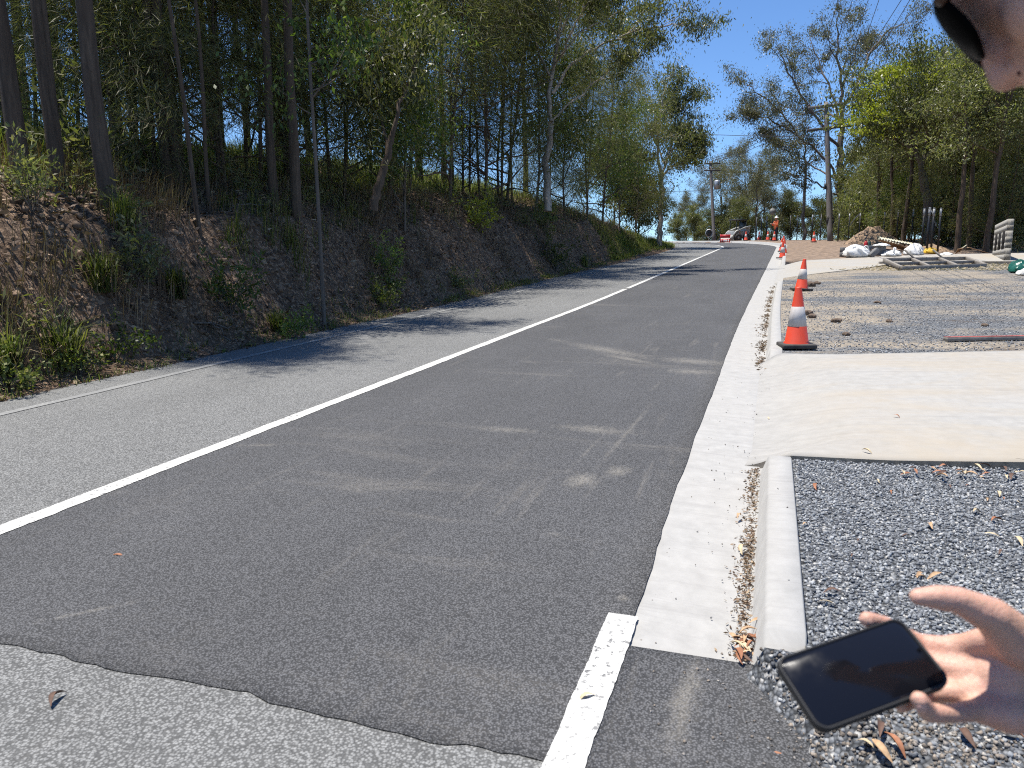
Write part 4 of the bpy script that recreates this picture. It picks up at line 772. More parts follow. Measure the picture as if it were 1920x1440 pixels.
for i in range(8):
    p = site(1655 + i * 5.2, 33.2 - .02 * i); z = .58 - i * .055
    b = thing('timber_length', 'sawn timber length %s in the stack under the corrugated sheet' % names[i], 'timber', p, 0, 'timber stack'); mb = MB(); Rm = np.array(Matrix.Rotation(.55, 3, 'Z') @ Matrix.Rotation(.28, 3, 'Y')); box(mb, (.15, .1, z * .5 + .1), (1.2, .10, .055), Rm); obj('board', bevel(mb.mesh('board'), .004, 1), M['timber'], b); mb = MB(); box(mb, np.array((.15, .1, z * .5 + .1)) + Rm @ np.array((-.603, 0, 0)), (.006, .098, .053), Rm); obj('cut_end', mb, M['cream'], b)
p = site(1822, 31.5); o = thing('cardboard_sheet', 'brown folded cardboard lying left of the block wall', 'cardboard', p, -.35); v = [(-.6, -.25, .25), (-.2, -.3, .3), (.65, -.2, .04), (-.6, .25, .05), (-.2, .3, .33), (.65, .25, .03)]; mb = MB().add(v, [[0, 1, 4, 3], [1, 2, 5, 4]]); q = obj('sheet', mb.mesh('sheet'), M['cardboard'], o); q.modifiers.new('t', 'SOLIDIFY').thickness = .012
mb = MB().add([(-.45, -.27, .26), (-.3, -.3, .40), (-.22, .25, .42), (-.4, .25, .28)], [[0, 1, 2, 3]]); q = obj('flap', mb.mesh('flap'), M['cream'], o); q.modifiers.new('t', 'SOLIDIFY').thickness = .012
def clod(loc, r, seed):
    bm = bmesh.new(); bmesh.ops.create_icosphere(bm, subdivisions=2, radius=r)
    for v in bm.verts: n = float(fbm(np.array([v.co.x / r * 1.3 + seed]), np.array([v.co.y / r * 1.3 + v.co.z / r]), seed)[0]); v.co *= 1 + 1.1 * n; v.co.z *= .6
    me = bpy.data.meshes.new('clod'); bm.to_mesh(me); bm.free(); return me
for i, (x, y, r, lab) in enumerate([(1520, 537, .13, 'large earth clod behind the second cone'), (1532, 533, .09, 'earth clod right of the large one behind the second cone'), (1513, 590, .10, 'dark earth clod just right of the near cone'), (1522, 596, .07, 'small dark clod right of the near cone'), (1566, 604, .075, 'dark clod on the gravel left of centre'), (1573, 602, .05, 'small clod touching the dark clod on the gravel'), (1588, 629, .05, 'black clod near the driveway edge'), (1846, 612, .06, 'dark clod above the red beam'), (1667, 604, .05, 'small clod in the middle of the gravel yard'), (1645, 569, .06, 'pale brown clod far out on the gravel yard')]):
    p, d = gpt(x, y, 4); tag(obj('earth_clod', clod(p, r, i + 2), M['clod'], loc=p + np.array([0, 0, r * .25])), lab, 'clod', 'earth clods on the gravel yard')
# red sign, loader -------------------------------------------------
p = dpt(1357.5, 59.5); z = float(zr(st(p[0], p[1])[0])); o = thing('warning_sign', 'red framed work sign with two boards and white lettering before the loader', 'sign', (p[0], p[1], z), -.3)
for zz, h in ((.50, .26), (.17, .26)): mb = MB(); box(mb, (0, 0, zz), (.70, .03, h)); obj('board', mb, M['redpaint'], o)
for x in (-.36, .36): mb = MB(); tube(mb, [(x, 0, 0), (x, 0, .68)], .02, 6); tube(mb, [(x, -.25, 0), (x, .25, 0)], .02, 6); obj('leg', mb, M['redpaint'], o)
mb = MB()
for x, w in ((-.24, .04), (-.24, .14), (-.1, .04), (-.04, .04), (.02, .04), (.1, .10), (.22, .04), (.26, .08)): box(mb, (x, -.018, .17 + (.06 if w > .12 else 0)), (w, .006, .14 if w < .12 else .03))
obj('lettering', mb, M['white'], o)
p = dpt(1381, 63.5); z = float(zr(st(p[0], p[1])[0])); o = thing('skid_steer_loader', 'small dark and white skid steer loader parked behind the red sign', 'loader', (p[0], p[1], z), math.radians(200)); 
mb = MB(); box(mb, (0, 0, .62), (1.5, 1.0, .55)); box(mb, (-.62, 0, .98), (.45, .9, .35)); obj('body', bevel(mb.mesh('body'), .04, 2), M['machwhite'], o)
mb = MB()
for x, y in ((-.45, -.42), (-.45, .42), (.5, -.42), (.5, .42)): tube(mb, [(x, y, .8), (x * .95, y, 1.75)], .035, 6)
box(mb, (.02, 0, 1.78), (1.15, 1.0, .09)); box(mb, (-.45, 0, 1.3), (.05, .84, .8)); obj('cab', mb.mesh('cab'), M['machdark'], o)
for s_ in (-1, 1):
    mb = MB(); pts = [(-.75, s_ * .58, 1.25), (-.2, s_ * .58, 1.15), (.6, s_ * .58, .85), (1.0, s_ * .58, .35)]; tube(mb, pts, .075, 6); obj('lift_arm', mb.mesh('lift_arm', True), M['machwhite'], o)
    for x in (-.42, .42):
        w = obj('wheel', lathe(MB(), [(.12, -.12), (.30, -.12), (.34, -.08), (.34, .08), (.30, .12), (.12, .12)], 18).mesh('wheel', True), M['rubber'], o, (x, s_ * .60, .34), (math.pi / 2, 0, 0)); obj('rim', lathe(MB(), [(.001, -.09), (.13, -.1), (.13, .1), (.001, .09)], 14).mesh('rim', True), M['machwhite'], w)
mb = MB().add([(.95, -.75, .05), (1.5, -.75, .03), (1.05, -.75, .55), (.95, .75, .05), (1.5, .75, .03), (1.05, .75, .55)], [[0, 1, 4, 3], [0, 3, 5, 2]]); mb.f.append(np.array([[0, 2, 1], [3, 4, 5]])); q = obj('bucket', mb.mesh('bucket'), M['machwhite'], o); q.modifiers.new('t', 'SOLIDIFY').thickness = .03
# ---------------------------------------------------------------- undergrowth, gravel, leaves
def shrubmesh(seed, h, n, per, ln, wd, mode='up'):
    t = Tree(seed)
    for i in range(n):
        a = t.r.uniform(0, 6.3); d = np.array([math.cos(a) * .7, math.sin(a) * .7, 1.0]); t.limb((0, 0, -.05), d, h * t.r.uniform(.6, 1.1), .012, 1, 2, (4, 4), .8, .03, .2, .5, .2)
    return t.wood.mesh('stems', True), t.leaves(per, .06, ln, wd, mode).mesh('leaves')
SHR = [shrubmesh(200, .55, 6, 8, .075, .035), shrubmesh(201, .8, 7, 8, .10, .03), shrubmesh(202, .4, 5, 9, .05, .03)]
for a, b in SHR: a.materials.append(M['barkgrey'])
for (x, y, k, sc, m, lab) in [(218, 676, 2, 1.0, 'broad', 'small leafy weed with pale green leaves at the road edge'), (150, 700, 2, .8, 'grass', 'low bright weed at the foot of the bank on the left'), (20, 735, 2, 1.0, 'grass', 'weed at the lower left picture edge'), (715, 575, 0, .9, 'grass', 'bright green weed at the road edge in the middle'), (722, 520, 1, .8, 'broad', 'climbing green plant on the bank face above the bright weed'), (735, 548, 0, .6, 'broad', 'green sprig below the climbing plant'), (1040, 510, 1, 1.2, 'grass', 'yellow green shrub at the foot of the bank farther up'), (905, 442, 1, 1.3, 'lime', 'lime green bush on the lip of the bank'), (1022, 440, 1, 1.3, 'grass', 'yellowish bush right of the lime one on the lip'), (430, 590, 1, .9, 'broad', 'dark green shrub low on the bank'), (60, 395, 1, .8, 'gum', 'grey leaved shrub on the bank at the far left'), (160, 340, 1, 1.5, 'gum', 'grey green shrub between the left trunks'), (560, 635, 0, .7, 'broad', 'little shrub beside the sapling pole'), (860, 545, 0, .8, 'gum', 'olive shrub at the road edge past the middle'), (260, 545, 1, .9, 'gum', 'dull olive shrub on the bank below the thick trunk')]:
    p, d = gpt(x, y, 5); o = thing('shrub', lab, 'shrub', p, x * .3, 'shrubs and weeds on the bank'); o.scale = (sc,) * 3; obj('stems', SHR[k][0], None, o); me = SHR[k][1].copy(); obj('leaves', me, M[m], o)
def blades(c, L, lean, w, r, dirs=None):
    n = len(c); a = r.uniform(0, 2 * math.pi, n); h = np.stack([np.cos(a), np.sin(a), np.zeros(n)], 1)
    if dirs is not None: h = norm(h * .6 + dirs)
    sd = np.stack([-h[:, 1], h[:, 0], np.zeros(n)], 1) * w; L = L[:, None]; lean = lean[:, None]
    m1 = c + h * lean * L * .35 + np.array([0, 0, 1]) * L * .6; tp = c + h * lean * L * 1.05 + np.array([0, 0, 1]) * L * (1.0 - .45 * lean)
    v = np.stack([c - sd, c + sd, m1 - sd * .8, m1 + sd * .8, tp], 1).reshape(-1, 3); i = np.arange(n)[:, None] * 5
    mb = MB().add(v, np.concatenate([i + 0, i + 1, i + 3, i + 2], 1)); mb.f.append(np.concatenate([i + 2, i + 3, i + 4], 1)); return mb
def bankpts(n, s0, s1, u0, u1, r, pw=1.):
    s = s0 + (s1 - s0) * r.random(n) ** pw; u = r.uniform(u0, u1, n); X, Y = pt(s, -u); return X, Y, s, u
def tuft_field(name, label, m, n, per, s, u, L, rad, w, seed, mask=None, downhill=0., pw=1.3):
    r = np.random.default_rng(seed); X, Y, S, U = bankpts(n, *s, *u, r, pw)
    if mask is not None: k = mask(S, U) > r.random(n); X, Y, S, U = X[k], Y[k], S[k], U[k]
    n = len(X); sc = r.uniform(.6, 1.4, n); x = np.repeat(X, per) + r.normal(0, rad, n * per) * np.repeat(sc, per); y = np.repeat(Y, per) + r.normal(0, rad, n * per) * np.repeat(sc, per); z = zground(x, y, False) - .02
    dirs = np.tile(np.array([math.cos(TH), -math.sin(TH), 0]) * downhill, (n * per, 1))
    mb = blades(np.stack([x, y, z], 1), L * np.repeat(sc, per) * r.uniform(.5, 1.2, n * per), r.uniform(.15, .9, n * per), w, r, dirs); o = obj(name, mb.mesh(name), M[m]); return stuff(o, label, 'grass')
tuft_field('dry_grass', 'dry brown grass and roots hanging over the face of the bank', 'dry', 3000, 26, (1, 55), (7.3, 11.5), .50, .10, .005, 1, lambda S, U: .25 + 1.6 * fbm(S * .5, U * .9, 61), .9)
tuft_field('green_grass', 'rough green grass tufts growing on the bank and ridge', 'grass', 1900, 24, (1, 55), (7.6, 13), .45, .09, .006, 2, lambda S, U: .1 + 2.4 * fbm(S * .45, U * .7, 62), .4)
tuft_field('ridge_grass', 'tall yellow green grass under the trees on the ridge', 'grass', 2200, 22, (1, 56), (11, 19), .65, .14, .008, 3, None, .1)
tuft_field('verge_grass', 'thin strip of short grass and weeds along the left road edge', 'grass', 2600, 14, (2, 60), (6.76, 7.3), .13, .07, .004, 4, lambda S, U: .35 + 1.5 * fbm(S * .8, U, 64), .1)
tuft_field('verge_grass', 'lush bright green grass at the far end of the bank', 'grass', 500, 26, (34, 58), (6.9, 8.0), .35, .12, .008, 5, None, .1, 1.)
def litter_field(name, label, n, s, u, ln, wd, seed, pw=1.3, m='litter', mask=None):
    r = np.random.default_rng(seed); X, Y, S, U = bankpts(n, *s, *u, r, pw)
    if mask is not None: k = mask(S, U) > r.random(n); X, Y = X[k], Y[k]
    n = len(X); Z = zground(X, Y, False) + .012; d = norm(r.normal(0, 1, (n, 3)) * np.array((1, 1, .35))); mb = leafmesh(np.stack([X, Y, Z], 1), d, ln * r.uniform(.5, 1.4, n), wd, r); return stuff(obj(name, mb.mesh(name), M[m]), label, 'leaf litter')
litter_field('leaf_litter', 'brown fallen leaves and bark covering the bank', 60000, (0, 55), (7.2, 15), .11, .035, 11, 1.6)
litter_field('leaf_litter', 'tan leaf litter gathered along the left road edge', 5000, (2, 40), (6.7, 7.35), .07, .025, 12, 1.2)
# low scrub and roots on the face of the bank
r = np.random.default_rng(41); t = Tree(410); X, Y, S, U = bankpts(420, 1, 52, 7.4, 12.5, r, 1.4); k = .25 + 2. * fbm(S * .6, U * .8, 66) > r.random(len(S)); X, Y = X[k], Y[k]; Z = zground(X, Y, False)
for i in range(len(X)):
    for j in range(7): t.anch.append(np.array((X[i], Y[i], Z[i] + .05)) + t.r.normal(0, 1, 3) * np.array((.16, .16, .10)) + np.array([0, 0, .12])); t.adir.append(norm(np.array((.6, -.2, .5)) + t.r.normal(0, .5, 3)))
stuff(obj('scrub', t.leaves(per=15, cr=.10, ln=.11, wd=.022, mode='up').mesh('scrub'), M['fine']), 'low olive scrub scattered over the face of the bank', 'scrub')
mb = MB(); X, Y, S, U = bankpts(260, 1, 40, 7.5, 9.6, r, 1.4)
for i in range(len(X)):
    L = r.uniform(.25, .8); q = np.linspace(0, 1, 5); ex = np.cumsum(r.normal(0, .05, (5, 2)), 0); px_ = X[i] + math.cos(TH) * L * q * .6 + ex[:, 0]; py_ = Y[i] - math.sin(TH) * L * q * .6 + ex[:, 1]; tube(mb, np.stack([px_, py_, zground(px_, py_, False) + .02 + .03 * np.sin(q * 3)], 1), np.linspace(.009, .003, 5), 4, False)
stuff(obj('roots', mb.mesh('roots', True), M['barkgrey']), 'thin grey roots and twigs hanging down the face of the bank', 'roots')
# strappy tussocks that stand out
for x, y, sc, lab in [(122, 690, 1.15, 'large bright green strappy tussock on the lower left of the bank'), (12, 700, .95, 'strappy tussock at the left picture edge'), (190, 545, 1.0, 'olive tussock in the middle of the bank on the left'), (230, 430, 1.0, 'tussock hanging below the thick trunk'), (520, 622, .7, 'green tussock at the road edge left of the sapling'), (1095, 500, .9, 'bright tussock at the road edge near the far end'), (330, 560, .9, 'drooping pale tussock on the bank face')]:
    p, d = gpt(x, y, 5); r = np.random.default_rng(int(x)); n = 130; c = r.normal(0, .06, (n, 3)) * np.array((1, 1, 0)); c[:, 2] = -.03
    o = thing('grass_tussock', lab, 'grass tussock', p, 0, 'strappy tussocks on the bank'); o.scale = (sc,) * 3; mb = blades(c, r.uniform(.35, .75, n), r.uniform(.1, 1.0, n), .008, r); obj('blades', mb.mesh('blades'), M['grass'], o)
    mb = blades(c[:30] * 1.2, r.uniform(.25, .5, 30), r.uniform(.6, 1.2, 30), .006, r); obj('dry_blades', mb.mesh('dry_blades'), M['dry'], o)
# fallen sticks on the bank
R2 = np.random.default_rng(5)
for i, (xa, ya, xb, yb, lab) in enumerate([(370, 615, 480, 628, 'pale fallen stick low on the bank right of the dark shrub'), (395, 612, 452, 655, 'thin crooked stick crossing the pale one'), (440, 388, 535, 400, 'long bare branch lying between the trunks'), (455, 350, 490, 400, 'dark fallen branch leaning on the ridge'), (930, 395, 960, 420, 'thin stick poking from the lip of the bank'), (640, 470, 655, 500, 'short broken stick on the bank face')]):
    A, _ = gpt(xa, ya, 5); B, _ = gpt(xb, yb, 5); q = np.linspace(0, 1, 8)[:, None]; p = A + (B - A) * q + R2.normal(0, .03, (8, 3)); p[:, 2] += .06; o = thing('fallen_stick', lab, 'stick', A, 0, 'fallen sticks on the bank'); mb = MB(); tube(mb, p - A, np.linspace(.018, .007, 8), 5); s_ = obj('stick', mb.mesh('stick', True), M['barkgrey'], o)
    mb = MB(); k = p[4] - A; tube(mb, [k, k + R2.normal(0, .12, 3) + [0, 0, .1], k + R2.normal(0, .15, 3) + [.1, 0, .2]], [.008, .006, .003], 4); obj('twig', mb.mesh('twig', True), M['barkgrey'], o)
# loose stones of the gravel verge
def m_stone(name, *st_):
    k = NT(name); g = k.n('NewGeometry').outputs['Random Per Island']; col = k.ramp(g, *st_); o = k.coord(); col = k.mix(1., col, k.ramp(k.noise(o, 220, 3), (.3, .7), (.7, 1.25)), 'MULTIPLY'); k.bsdf(Base_Color=col, Roughness=.8); return k.m
M['stone'] = m_stone('blue_grey_stone', (0., (.075, .08, .09)), (.4, (.155, .165, .18)), (.75, (.25, .265, .28)), (.93, (.36, .37, .38)), (1., (.48, .46, .42)))
M['pebble'] = m_stone('brown_pebble', (0., (.07, .06, .05)), (.4, (.19, .16, .13)), (.7, (.30, .25, .20)), (.9, (.20, .21, .22)), (1., (.5, .46, .40)))
M['bankclod'] = m_stone('bank_clod', (0., (.045, .026, .014)), (.5, (.10, .06, .034)), (1., (.20, .13, .08)))
def stones(name, label, X, Y, Z, size, m, r):
    n = len(X); cor = np.array([[a, b, c] for c in (-1, 1) for a, b in ((-1, -1), (1, -1), (1, 1), (-1, 1))], float); v = cor[None] * (1 + r.uniform(-.55, .12, (n, 8, 3))) * r.uniform(.55, 1.2, (n, 1, 3)) * (size * r.uniform(.55, 1.35, n))[:, None, None] * .5
    q = r.normal(0, 1, (n, 4)); q /= np.linalg.norm(q, axis=1)[:, None]; w, x, y, z = q.T
    Rm = np.stack([np.stack([1 - 2 * (y * y + z * z), 2 * (x * y - z * w), 2 * (x * z + y * w)], -1), np.stack([2 * (x * y + z * w), 1 - 2 * (x * x + z * z), 2 * (y * z - x * w)], -1), np.stack([2 * (x * z - y * w), 2 * (y * z + x * w), 1 - 2 * (x * x + y * y)], -1)], 1)
    v = np.einsum('nij,nkj->nki', Rm, v) + np.stack([X, Y, Z], 1)[:, None]; f = (np.arange(n)[:, None, None] * 8 + BOXF[None]).reshape(-1, 4); return stuff(obj(name, MB().add(v.reshape(-1, 3), f).mesh(name), m), label, 'gravel')
r = np.random.default_rng(77); n = 80000; s = .6 + 4.9 * r.random(n) ** 1.15; t = r.uniform(.0, 2.3, n); k = (s < 4.82 + .1 * t) & ((s > 2.5) | (t > .005 + np.minimum((2.53 - s) * .34, .40))) & ((s < 2.5) | (t > .185)); s, t = s[k], t[k]; X, Y = pt(s, t); Z = vergez(X, Y) + r.uniform(-.003, .005, len(X)); inb = (r.random(len(X)) < .85 * ss(2.7, 2.1, s) * ss(1.0, .5, t)); nb = ~inb
stones('gravel', 'blue grey crushed gravel filling the verge behind the kerb', X[nb], Y[nb], Z[nb], .0118, M['stone'], r); stones('gravel', 'brown and grey pebbly gravel below the kerb end', X[inb], Y[inb], Z[inb], .0112, M['pebble'], r)
n = 700; s = r.uniform(.6, 2.5, n); t = r.uniform(-.35, .3, n); k = r.random(n) < np.clip((t + .45) * 1.2, .05, 1); X, Y = pt(s[k], t[k]); stones('gravel', 'loose dark chips scattered on the asphalt shoulder', X, Y, zr(st(X, Y)[0]) + .014, .008, M['pebble'], r)
n = 120; s = r.uniform(2.6, 9, n); t = r.uniform(-.45, .15, n); X, Y = pt(s, t); stones('gravel', 'few loose stone chips lying on the concrete gutter', X, Y, zr(st(X, Y)[0]) + .002 + np.where(t > .05, .14 * np.vectorize(hk)(s), 0), .007, M['pebble'], r)
# stones of the far yard edge, larger ones only
n = 12000; s = 9.4 + 12 * r.random(n) ** 1.4; t = r.uniform(.2, 8, n); X, Y = pt(s, t); stones('gravel', 'grey gravel scattered over the yard behind the cones', X, Y, zground(X, Y, False), .017, M['stone'], r)
X, Y, S, U = bankpts(5200, 1, 50, 7.15, 10.2, r, 1.5); stones('soil_clods', 'crumbling brown soil clods on the face of the bank', X, Y, zground(X, Y, False), .075, M['bankclod'], r)
# straw, leaf scraps in the gutter
def scraps(name, label, s, t, zf, ln, wd, m, seed):
    r = np.random.default_rng(seed); X, Y = pt(s, t); n = len(X); Z = zf(X, Y, s, t); d = norm(r.normal(0, 1, (n, 3)) * np.array((1, 1, .25))); return stuff(obj(name, leafmesh(np.stack([X, Y, Z], 1), d, ln * r.uniform(.4, 1.4, n), wd, r).mesh(name), M[m]), label, 'leaf litter')
def gut_s(n, a, b, seed): r = np.random.default_rng(seed); s = r.uniform(a, b, n); k = fbm(s * 2.2, s * 0 + seed, 71) + .22 > r.random(n) * .6; s = s[k]; return s, -.012 - np.abs(r.normal(0, .035, len(s)))
s, t = gut_s(2600, 2.55, 4.95, 1); scraps('leaf_litter', 'dry leaf scraps lining the near gutter along the kerb face', s, t, lambda X, Y, s, t: zr(st(X, Y)[0]) - .004, .020, .007, 'litter', 31)
s, t = gut_s(3800, 8.7, 21.5, 2); scraps('leaf_litter', 'brown leaf scraps lining the far gutter past the driveway', s, t * 1.5, lambda X, Y, s, t: zr(st(X, Y)[0]) - .002, .035, .013, 'litter', 32)
r = np.random.default_rng(9); s = r.uniform(26, 31.5, 9000); t = r.uniform(1.5, 11, 9000); k = s < np.interp(t, [0, 2.5, 3.8, 12], [24, 27.4, 29.8, 30.3]); scraps('straw', 'pale yellow straw strewn round the timber frame', s[k], t[k], lambda X, Y, s, t: zground(X, Y, False) + .01, .09, .02, 'straw', 33) if 'straw' in M else None
# single fallen leaves
def leafgeo(seed, L):
    r = np.random.default_rng(seed); n = 7; q = np.linspace(0, 1, n); w = L * .30 * np.sin(np.pi * np.clip(q, .02, .98)) ** .8 * (1 - .3 * q); b = r.uniform(-.25, .25); x = L * (q - .5); y = b * L * q * (1 - q) * 2; z = .02 * r.uniform(.3, 1.2) * np.sin(q * 3.1) * L / .08 + .004; c = r.uniform(.05, .5)
    v = []
    for i in range(n): v += [[x[i], y[i] - w[i] / 2, z[i] + w[i] * c], [x[i], y[i], z[i]], [x[i], y[i] + w[i] / 2, z[i] + w[i] * c]]
    mb = MB().add(v, [f for i in range(n - 1) for f in ([3 * i, 3 * i + 3, 3 * i + 4, 3 * i + 1], [3 * i + 1, 3 * i + 4, 3 * i + 5, 3 * i + 2])]); return mb.mesh('fallen_leaf', True)
M['leafA'] = simple('tan_dead_leaf', (.42, .27, .15), .7, .3, 40); M['leafB'] = simple('rust_dead_leaf', (.30, .125, .06), .7, .3, 40); M['leafC'] = simple('straw_dead_leaf', (.50, .40, .25), .7, .2, 40); M['leafD'] = simple('dark_dead_leaf', (.11, .06, .04), .75, .3, 40)
LG = [leafgeo(i, .065 + .006 * i) for i in range(5)]; LM = []
for i, g in enumerate(LG):
    for m in 'ABCD': c = g.copy(); c.materials.append(M['leaf' + m]); LM.append(c)
rl = random.Random(4)
def leafat(x, y, lab, sc=1., mi=None, dz=.0):
    p, d = gpt(x, y, 1.6); sp, tp = pathcoord(p[0], p[1]); s_, t_ = sp[0], tp[0]; z0 = float(zr(st(p[0], p[1])[0]))
    if 4.9 < s_ < 9 and t_ > 0: z = z0 + float(ramp1(np.array([s_]), np.array([t_]))[0])
    elif s_ < 4.9 and t_ > .05: z = float(vergez(p[0], p[1])[0]) + .006
    elif t_ < .05: z = z0 + .002
    else: z = p[2]
    o = obj('fallen_leaf', LM[mi if mi is not None else rl.randrange(len(LM))], None, loc=(p[0], p[1], z + .004 + dz), rot=(rl.uniform(-.3, .3), rl.uniform(-.3, .3), rl.uniform(0, 6.3)), scale=(sc,) * 3); return tag(o, lab, 'leaf', 'single dead leaves on the ground')
for x, y, l in [(1560, 1112, 'curled yellow green leaf on the gravel above the phone'), (1549, 1128, 'small pink leaf beside the curled leaf on the gravel'), (1440, 1302, 'tan leaf just left of the phone'), (1461, 1362, 'pale leaf at the gravel edge below the phone'), (1474, 1372, 'small orange leaf beside the pale one at the gravel edge'), (1622, 1380, 'left leaf of the cluster under the phone'), (1650, 1368, 'upright leaf of the cluster under the phone'), (1655, 1395, 'lower leaf of the cluster under the phone'), (1676, 1392, 'right leaf of the cluster under the phone'), (1893, 1384, 'pale leaf at the lower right picture edge'), (1815, 1388, 'curled leaf with a dark shadow at the lower right'), (1752, 1078, 'rusty leaf near the thumb on the gravel'), (1745, 986, 'pale leaf in the middle of the gravel verge'), (1853, 942, 'tan leaf on the gravel right of the middle'), (1872, 928, 'tan leaf below the driveway edge on the right'), (1870, 975, 'thin dark leaf on the right of the gravel'), (1910, 1015, 'pale curved leaf at the right picture edge'), (1625, 852, 'brown leaf lying on the driveway near its front edge'), (1680, 786, 'small dark leaf in the middle of the driveway'), (1441, 779, 'brown leaf lying where the gutter meets the driveway'), (1895, 678, 'reddish leaf at the right end of the driveway'), (1532, 912, 'tan leaf near the kerb on the gravel'), (1860, 1003, 'dark curled leaf on the gravel right side'), (1386, 973, 'yellowish leaf standing in the gutter'), (1396, 1035, 'yellow leaf against the kerb face'), (1490, 1008, 'reddish leaf beside the kerb back'), (1100, 1318, 'small pale leaf scrap on the asphalt'), (222, 1047, 'pale twig-like leaf on the asphalt lane'), (112, 1317, 'orange leaf on the old road surface at lower left')]: leafat(x, y, l, .8 if y < 900 else .95)
for i in range(26): leafat(rl.uniform(1690, 1918), rl.gauss(886, 6), 'dead leaf caught along the front edge of the driveway slab', rl.uniform(.7, 1.1), dz=rl.uniform(0, .02))
for i in range(24): leafat(rl.gauss(1398, 15), rl.gauss(1222, 13), 'dead leaf in the small heap at the end of the kerb', rl.uniform(.6, 1.0), dz=rl.uniform(0, .03))
for i in range(16): leafat(rl.uniform(1500, 1915), rl.uniform(900, 1090), 'small dead leaf lying loose on the blue grey gravel', rl.uniform(.35, .7))
# ---------------------------------------------------------------- people
def m_skin(name, col, var):
    k = NT(name); o = k.coord(); n = k.noise(o, 34, 5, .65); n2 = k.noise(o, 520, 3, .7); cr = k.vor(k.mapping(o, (150, 150, 150)), 1.0, 'DISTANCE_TO_EDGE'); wr = k.noise(k.mapping(o, (160, 30, 60)), 1.0, 4, .6, .6)
    c = k.mix(k.ramp(n, (.38, 0.), (.62, 1.)), col, var); c = k.mix(k.ramp(k.noise(o, 16, 3), (.52, 0.), (.68, .35)), c, (.58, .25, .19)); c = k.mix(k.ramp(k.noise(o, 90, 3), (.6, 0.), (.72, .12)), c, (.38, .19, .13))
    h = k.math('ADD', k.math('MULTIPLY', n2, .5), k.math('ADD', k.math('MULTIPLY', k.ramp(cr, (.0, 0.), (.12, 1.)), .35), k.math('MULTIPLY', wr, .9)))
    b = k.bsdf(Base_Color=c, Roughness=.52, Normal=k.bump(h, .55, .0015)); b.inputs['Subsurface Weight'].default_value = .10; b.inputs['Subsurface Radius'].default_value = (.012, .005, .003); b.inputs['Subsurface Scale'].default_value = .5; return k.m
M['skin'] = m_skin('skin', (.55, .325, .235), (.59, .335, .255)); M['nail'] = simple('fingernail', (.55, .33, .27), .3, .08, 30)
M['shirt'] = simple('navy_shirt', (.03, .04, .07), .9, .2, 20, .3, 120); M['pants'] = simple('dark_trousers', (.025, .028, .035), .9, .2, 20); M['hair'] = simple('dark_brown_hair', (.035, .02, .013), .6, .4, 60, .6, 120); M['lens'] = simple('black_lens', (.002, .002, .002), .4, spec=.02); M['lensframe'] = simple('tortoise_frame', (.05, .018, .006), .25, .5, 50); M['nostril'] = simple('nostril', (.05, .012, .01), .8)
M['case'] = simple('black_rubber_case', (.012, .012, .013), .55, .1, 30); M['hivis'] = simple('orange_hi_vis_cloth', (.75, .17, .06), .8, .15, 10); M['helmet'] = simple('white_helmet', (.78, .78, .76), .35, .05); M['batgrey'] = simple('grey_sign_back', (.20, .20, .19), .6); M['boot'] = simple('dark_boot', (.05, .035, .025), .8)
def m_glass():
    k = NT('phone_screen'); o = k.coord(); sm = k.noise(o, 26, 4, .6); b = k.bsdf(Base_Color=(.006, .006, .008), Roughness=k.ramp(sm, (.4, .04), (.7, .16))); return k.m
M['screen'] = m_glass()
def sph(mb, c, r, R=None, n=14):
    c = np.asarray(c, float); rr = np.broadcast_to(np.asarray(r, float), (3,)); th = np.linspace(0, math.pi, n // 2 + 2)[1:-1]; ph = np.arange(n) / n * 2 * math.pi
    v = np.stack([np.outer(np.sin(th), np.cos(ph)), np.outer(np.sin(th), np.sin(ph)), np.outer(np.cos(th), np.ones(n))], -1).reshape(-1, 3); v = np.vstack([v, [[0, 0, 1], [0, 0, -1]]]) * rr
    if R is not None: v = v @ np.asarray(R).T
    m = len(th); i = np.arange(m - 1)[:, None] * n; j = np.arange(n)[None]; k = (j + 1) % n; f4 = np.stack([i + j, i + n + j, i + n + k, i + k], -1).reshape(-1, 4); b = mb.n; mb.add(v + c, f4); jj = np.arange(n); kk = (jj + 1) % n
    mb.f.append(b + np.stack([np.full(n, m * n), jj, kk], 1)); mb.f.append(b + np.stack([np.full(n, m * n + 1), (m - 1) * n + kk, (m - 1) * n + jj], 1)); return mb
def caps(mb, pts, rad, n=14):
    pts = np.asarray(pts, float)
    for i in range(len(pts)):
        sph(mb, pts[i], rad[i], None, n)
        if i: tube(mb, [pts[i - 1] + (pts[i] - pts[i - 1]) * q for q in (0, .33, .67, 1)], [rad[i - 1] + (rad[i] - rad[i - 1]) * q for q in (0, .33, .67, 1)], n, True)
    return mb
def fuse(o, vox, it=6, fac=.5):
    m = o.modifiers.new('fuse', 'REMESH'); m.mode = 'VOXEL'; m.voxel_size = vox; m.use_smooth_shade = True
    s = o.modifiers.new('soften', 'SMOOTH'); s.iterations = it; s.factor = fac; return o
A_ = lambda x, y, d: at(x, y, d)
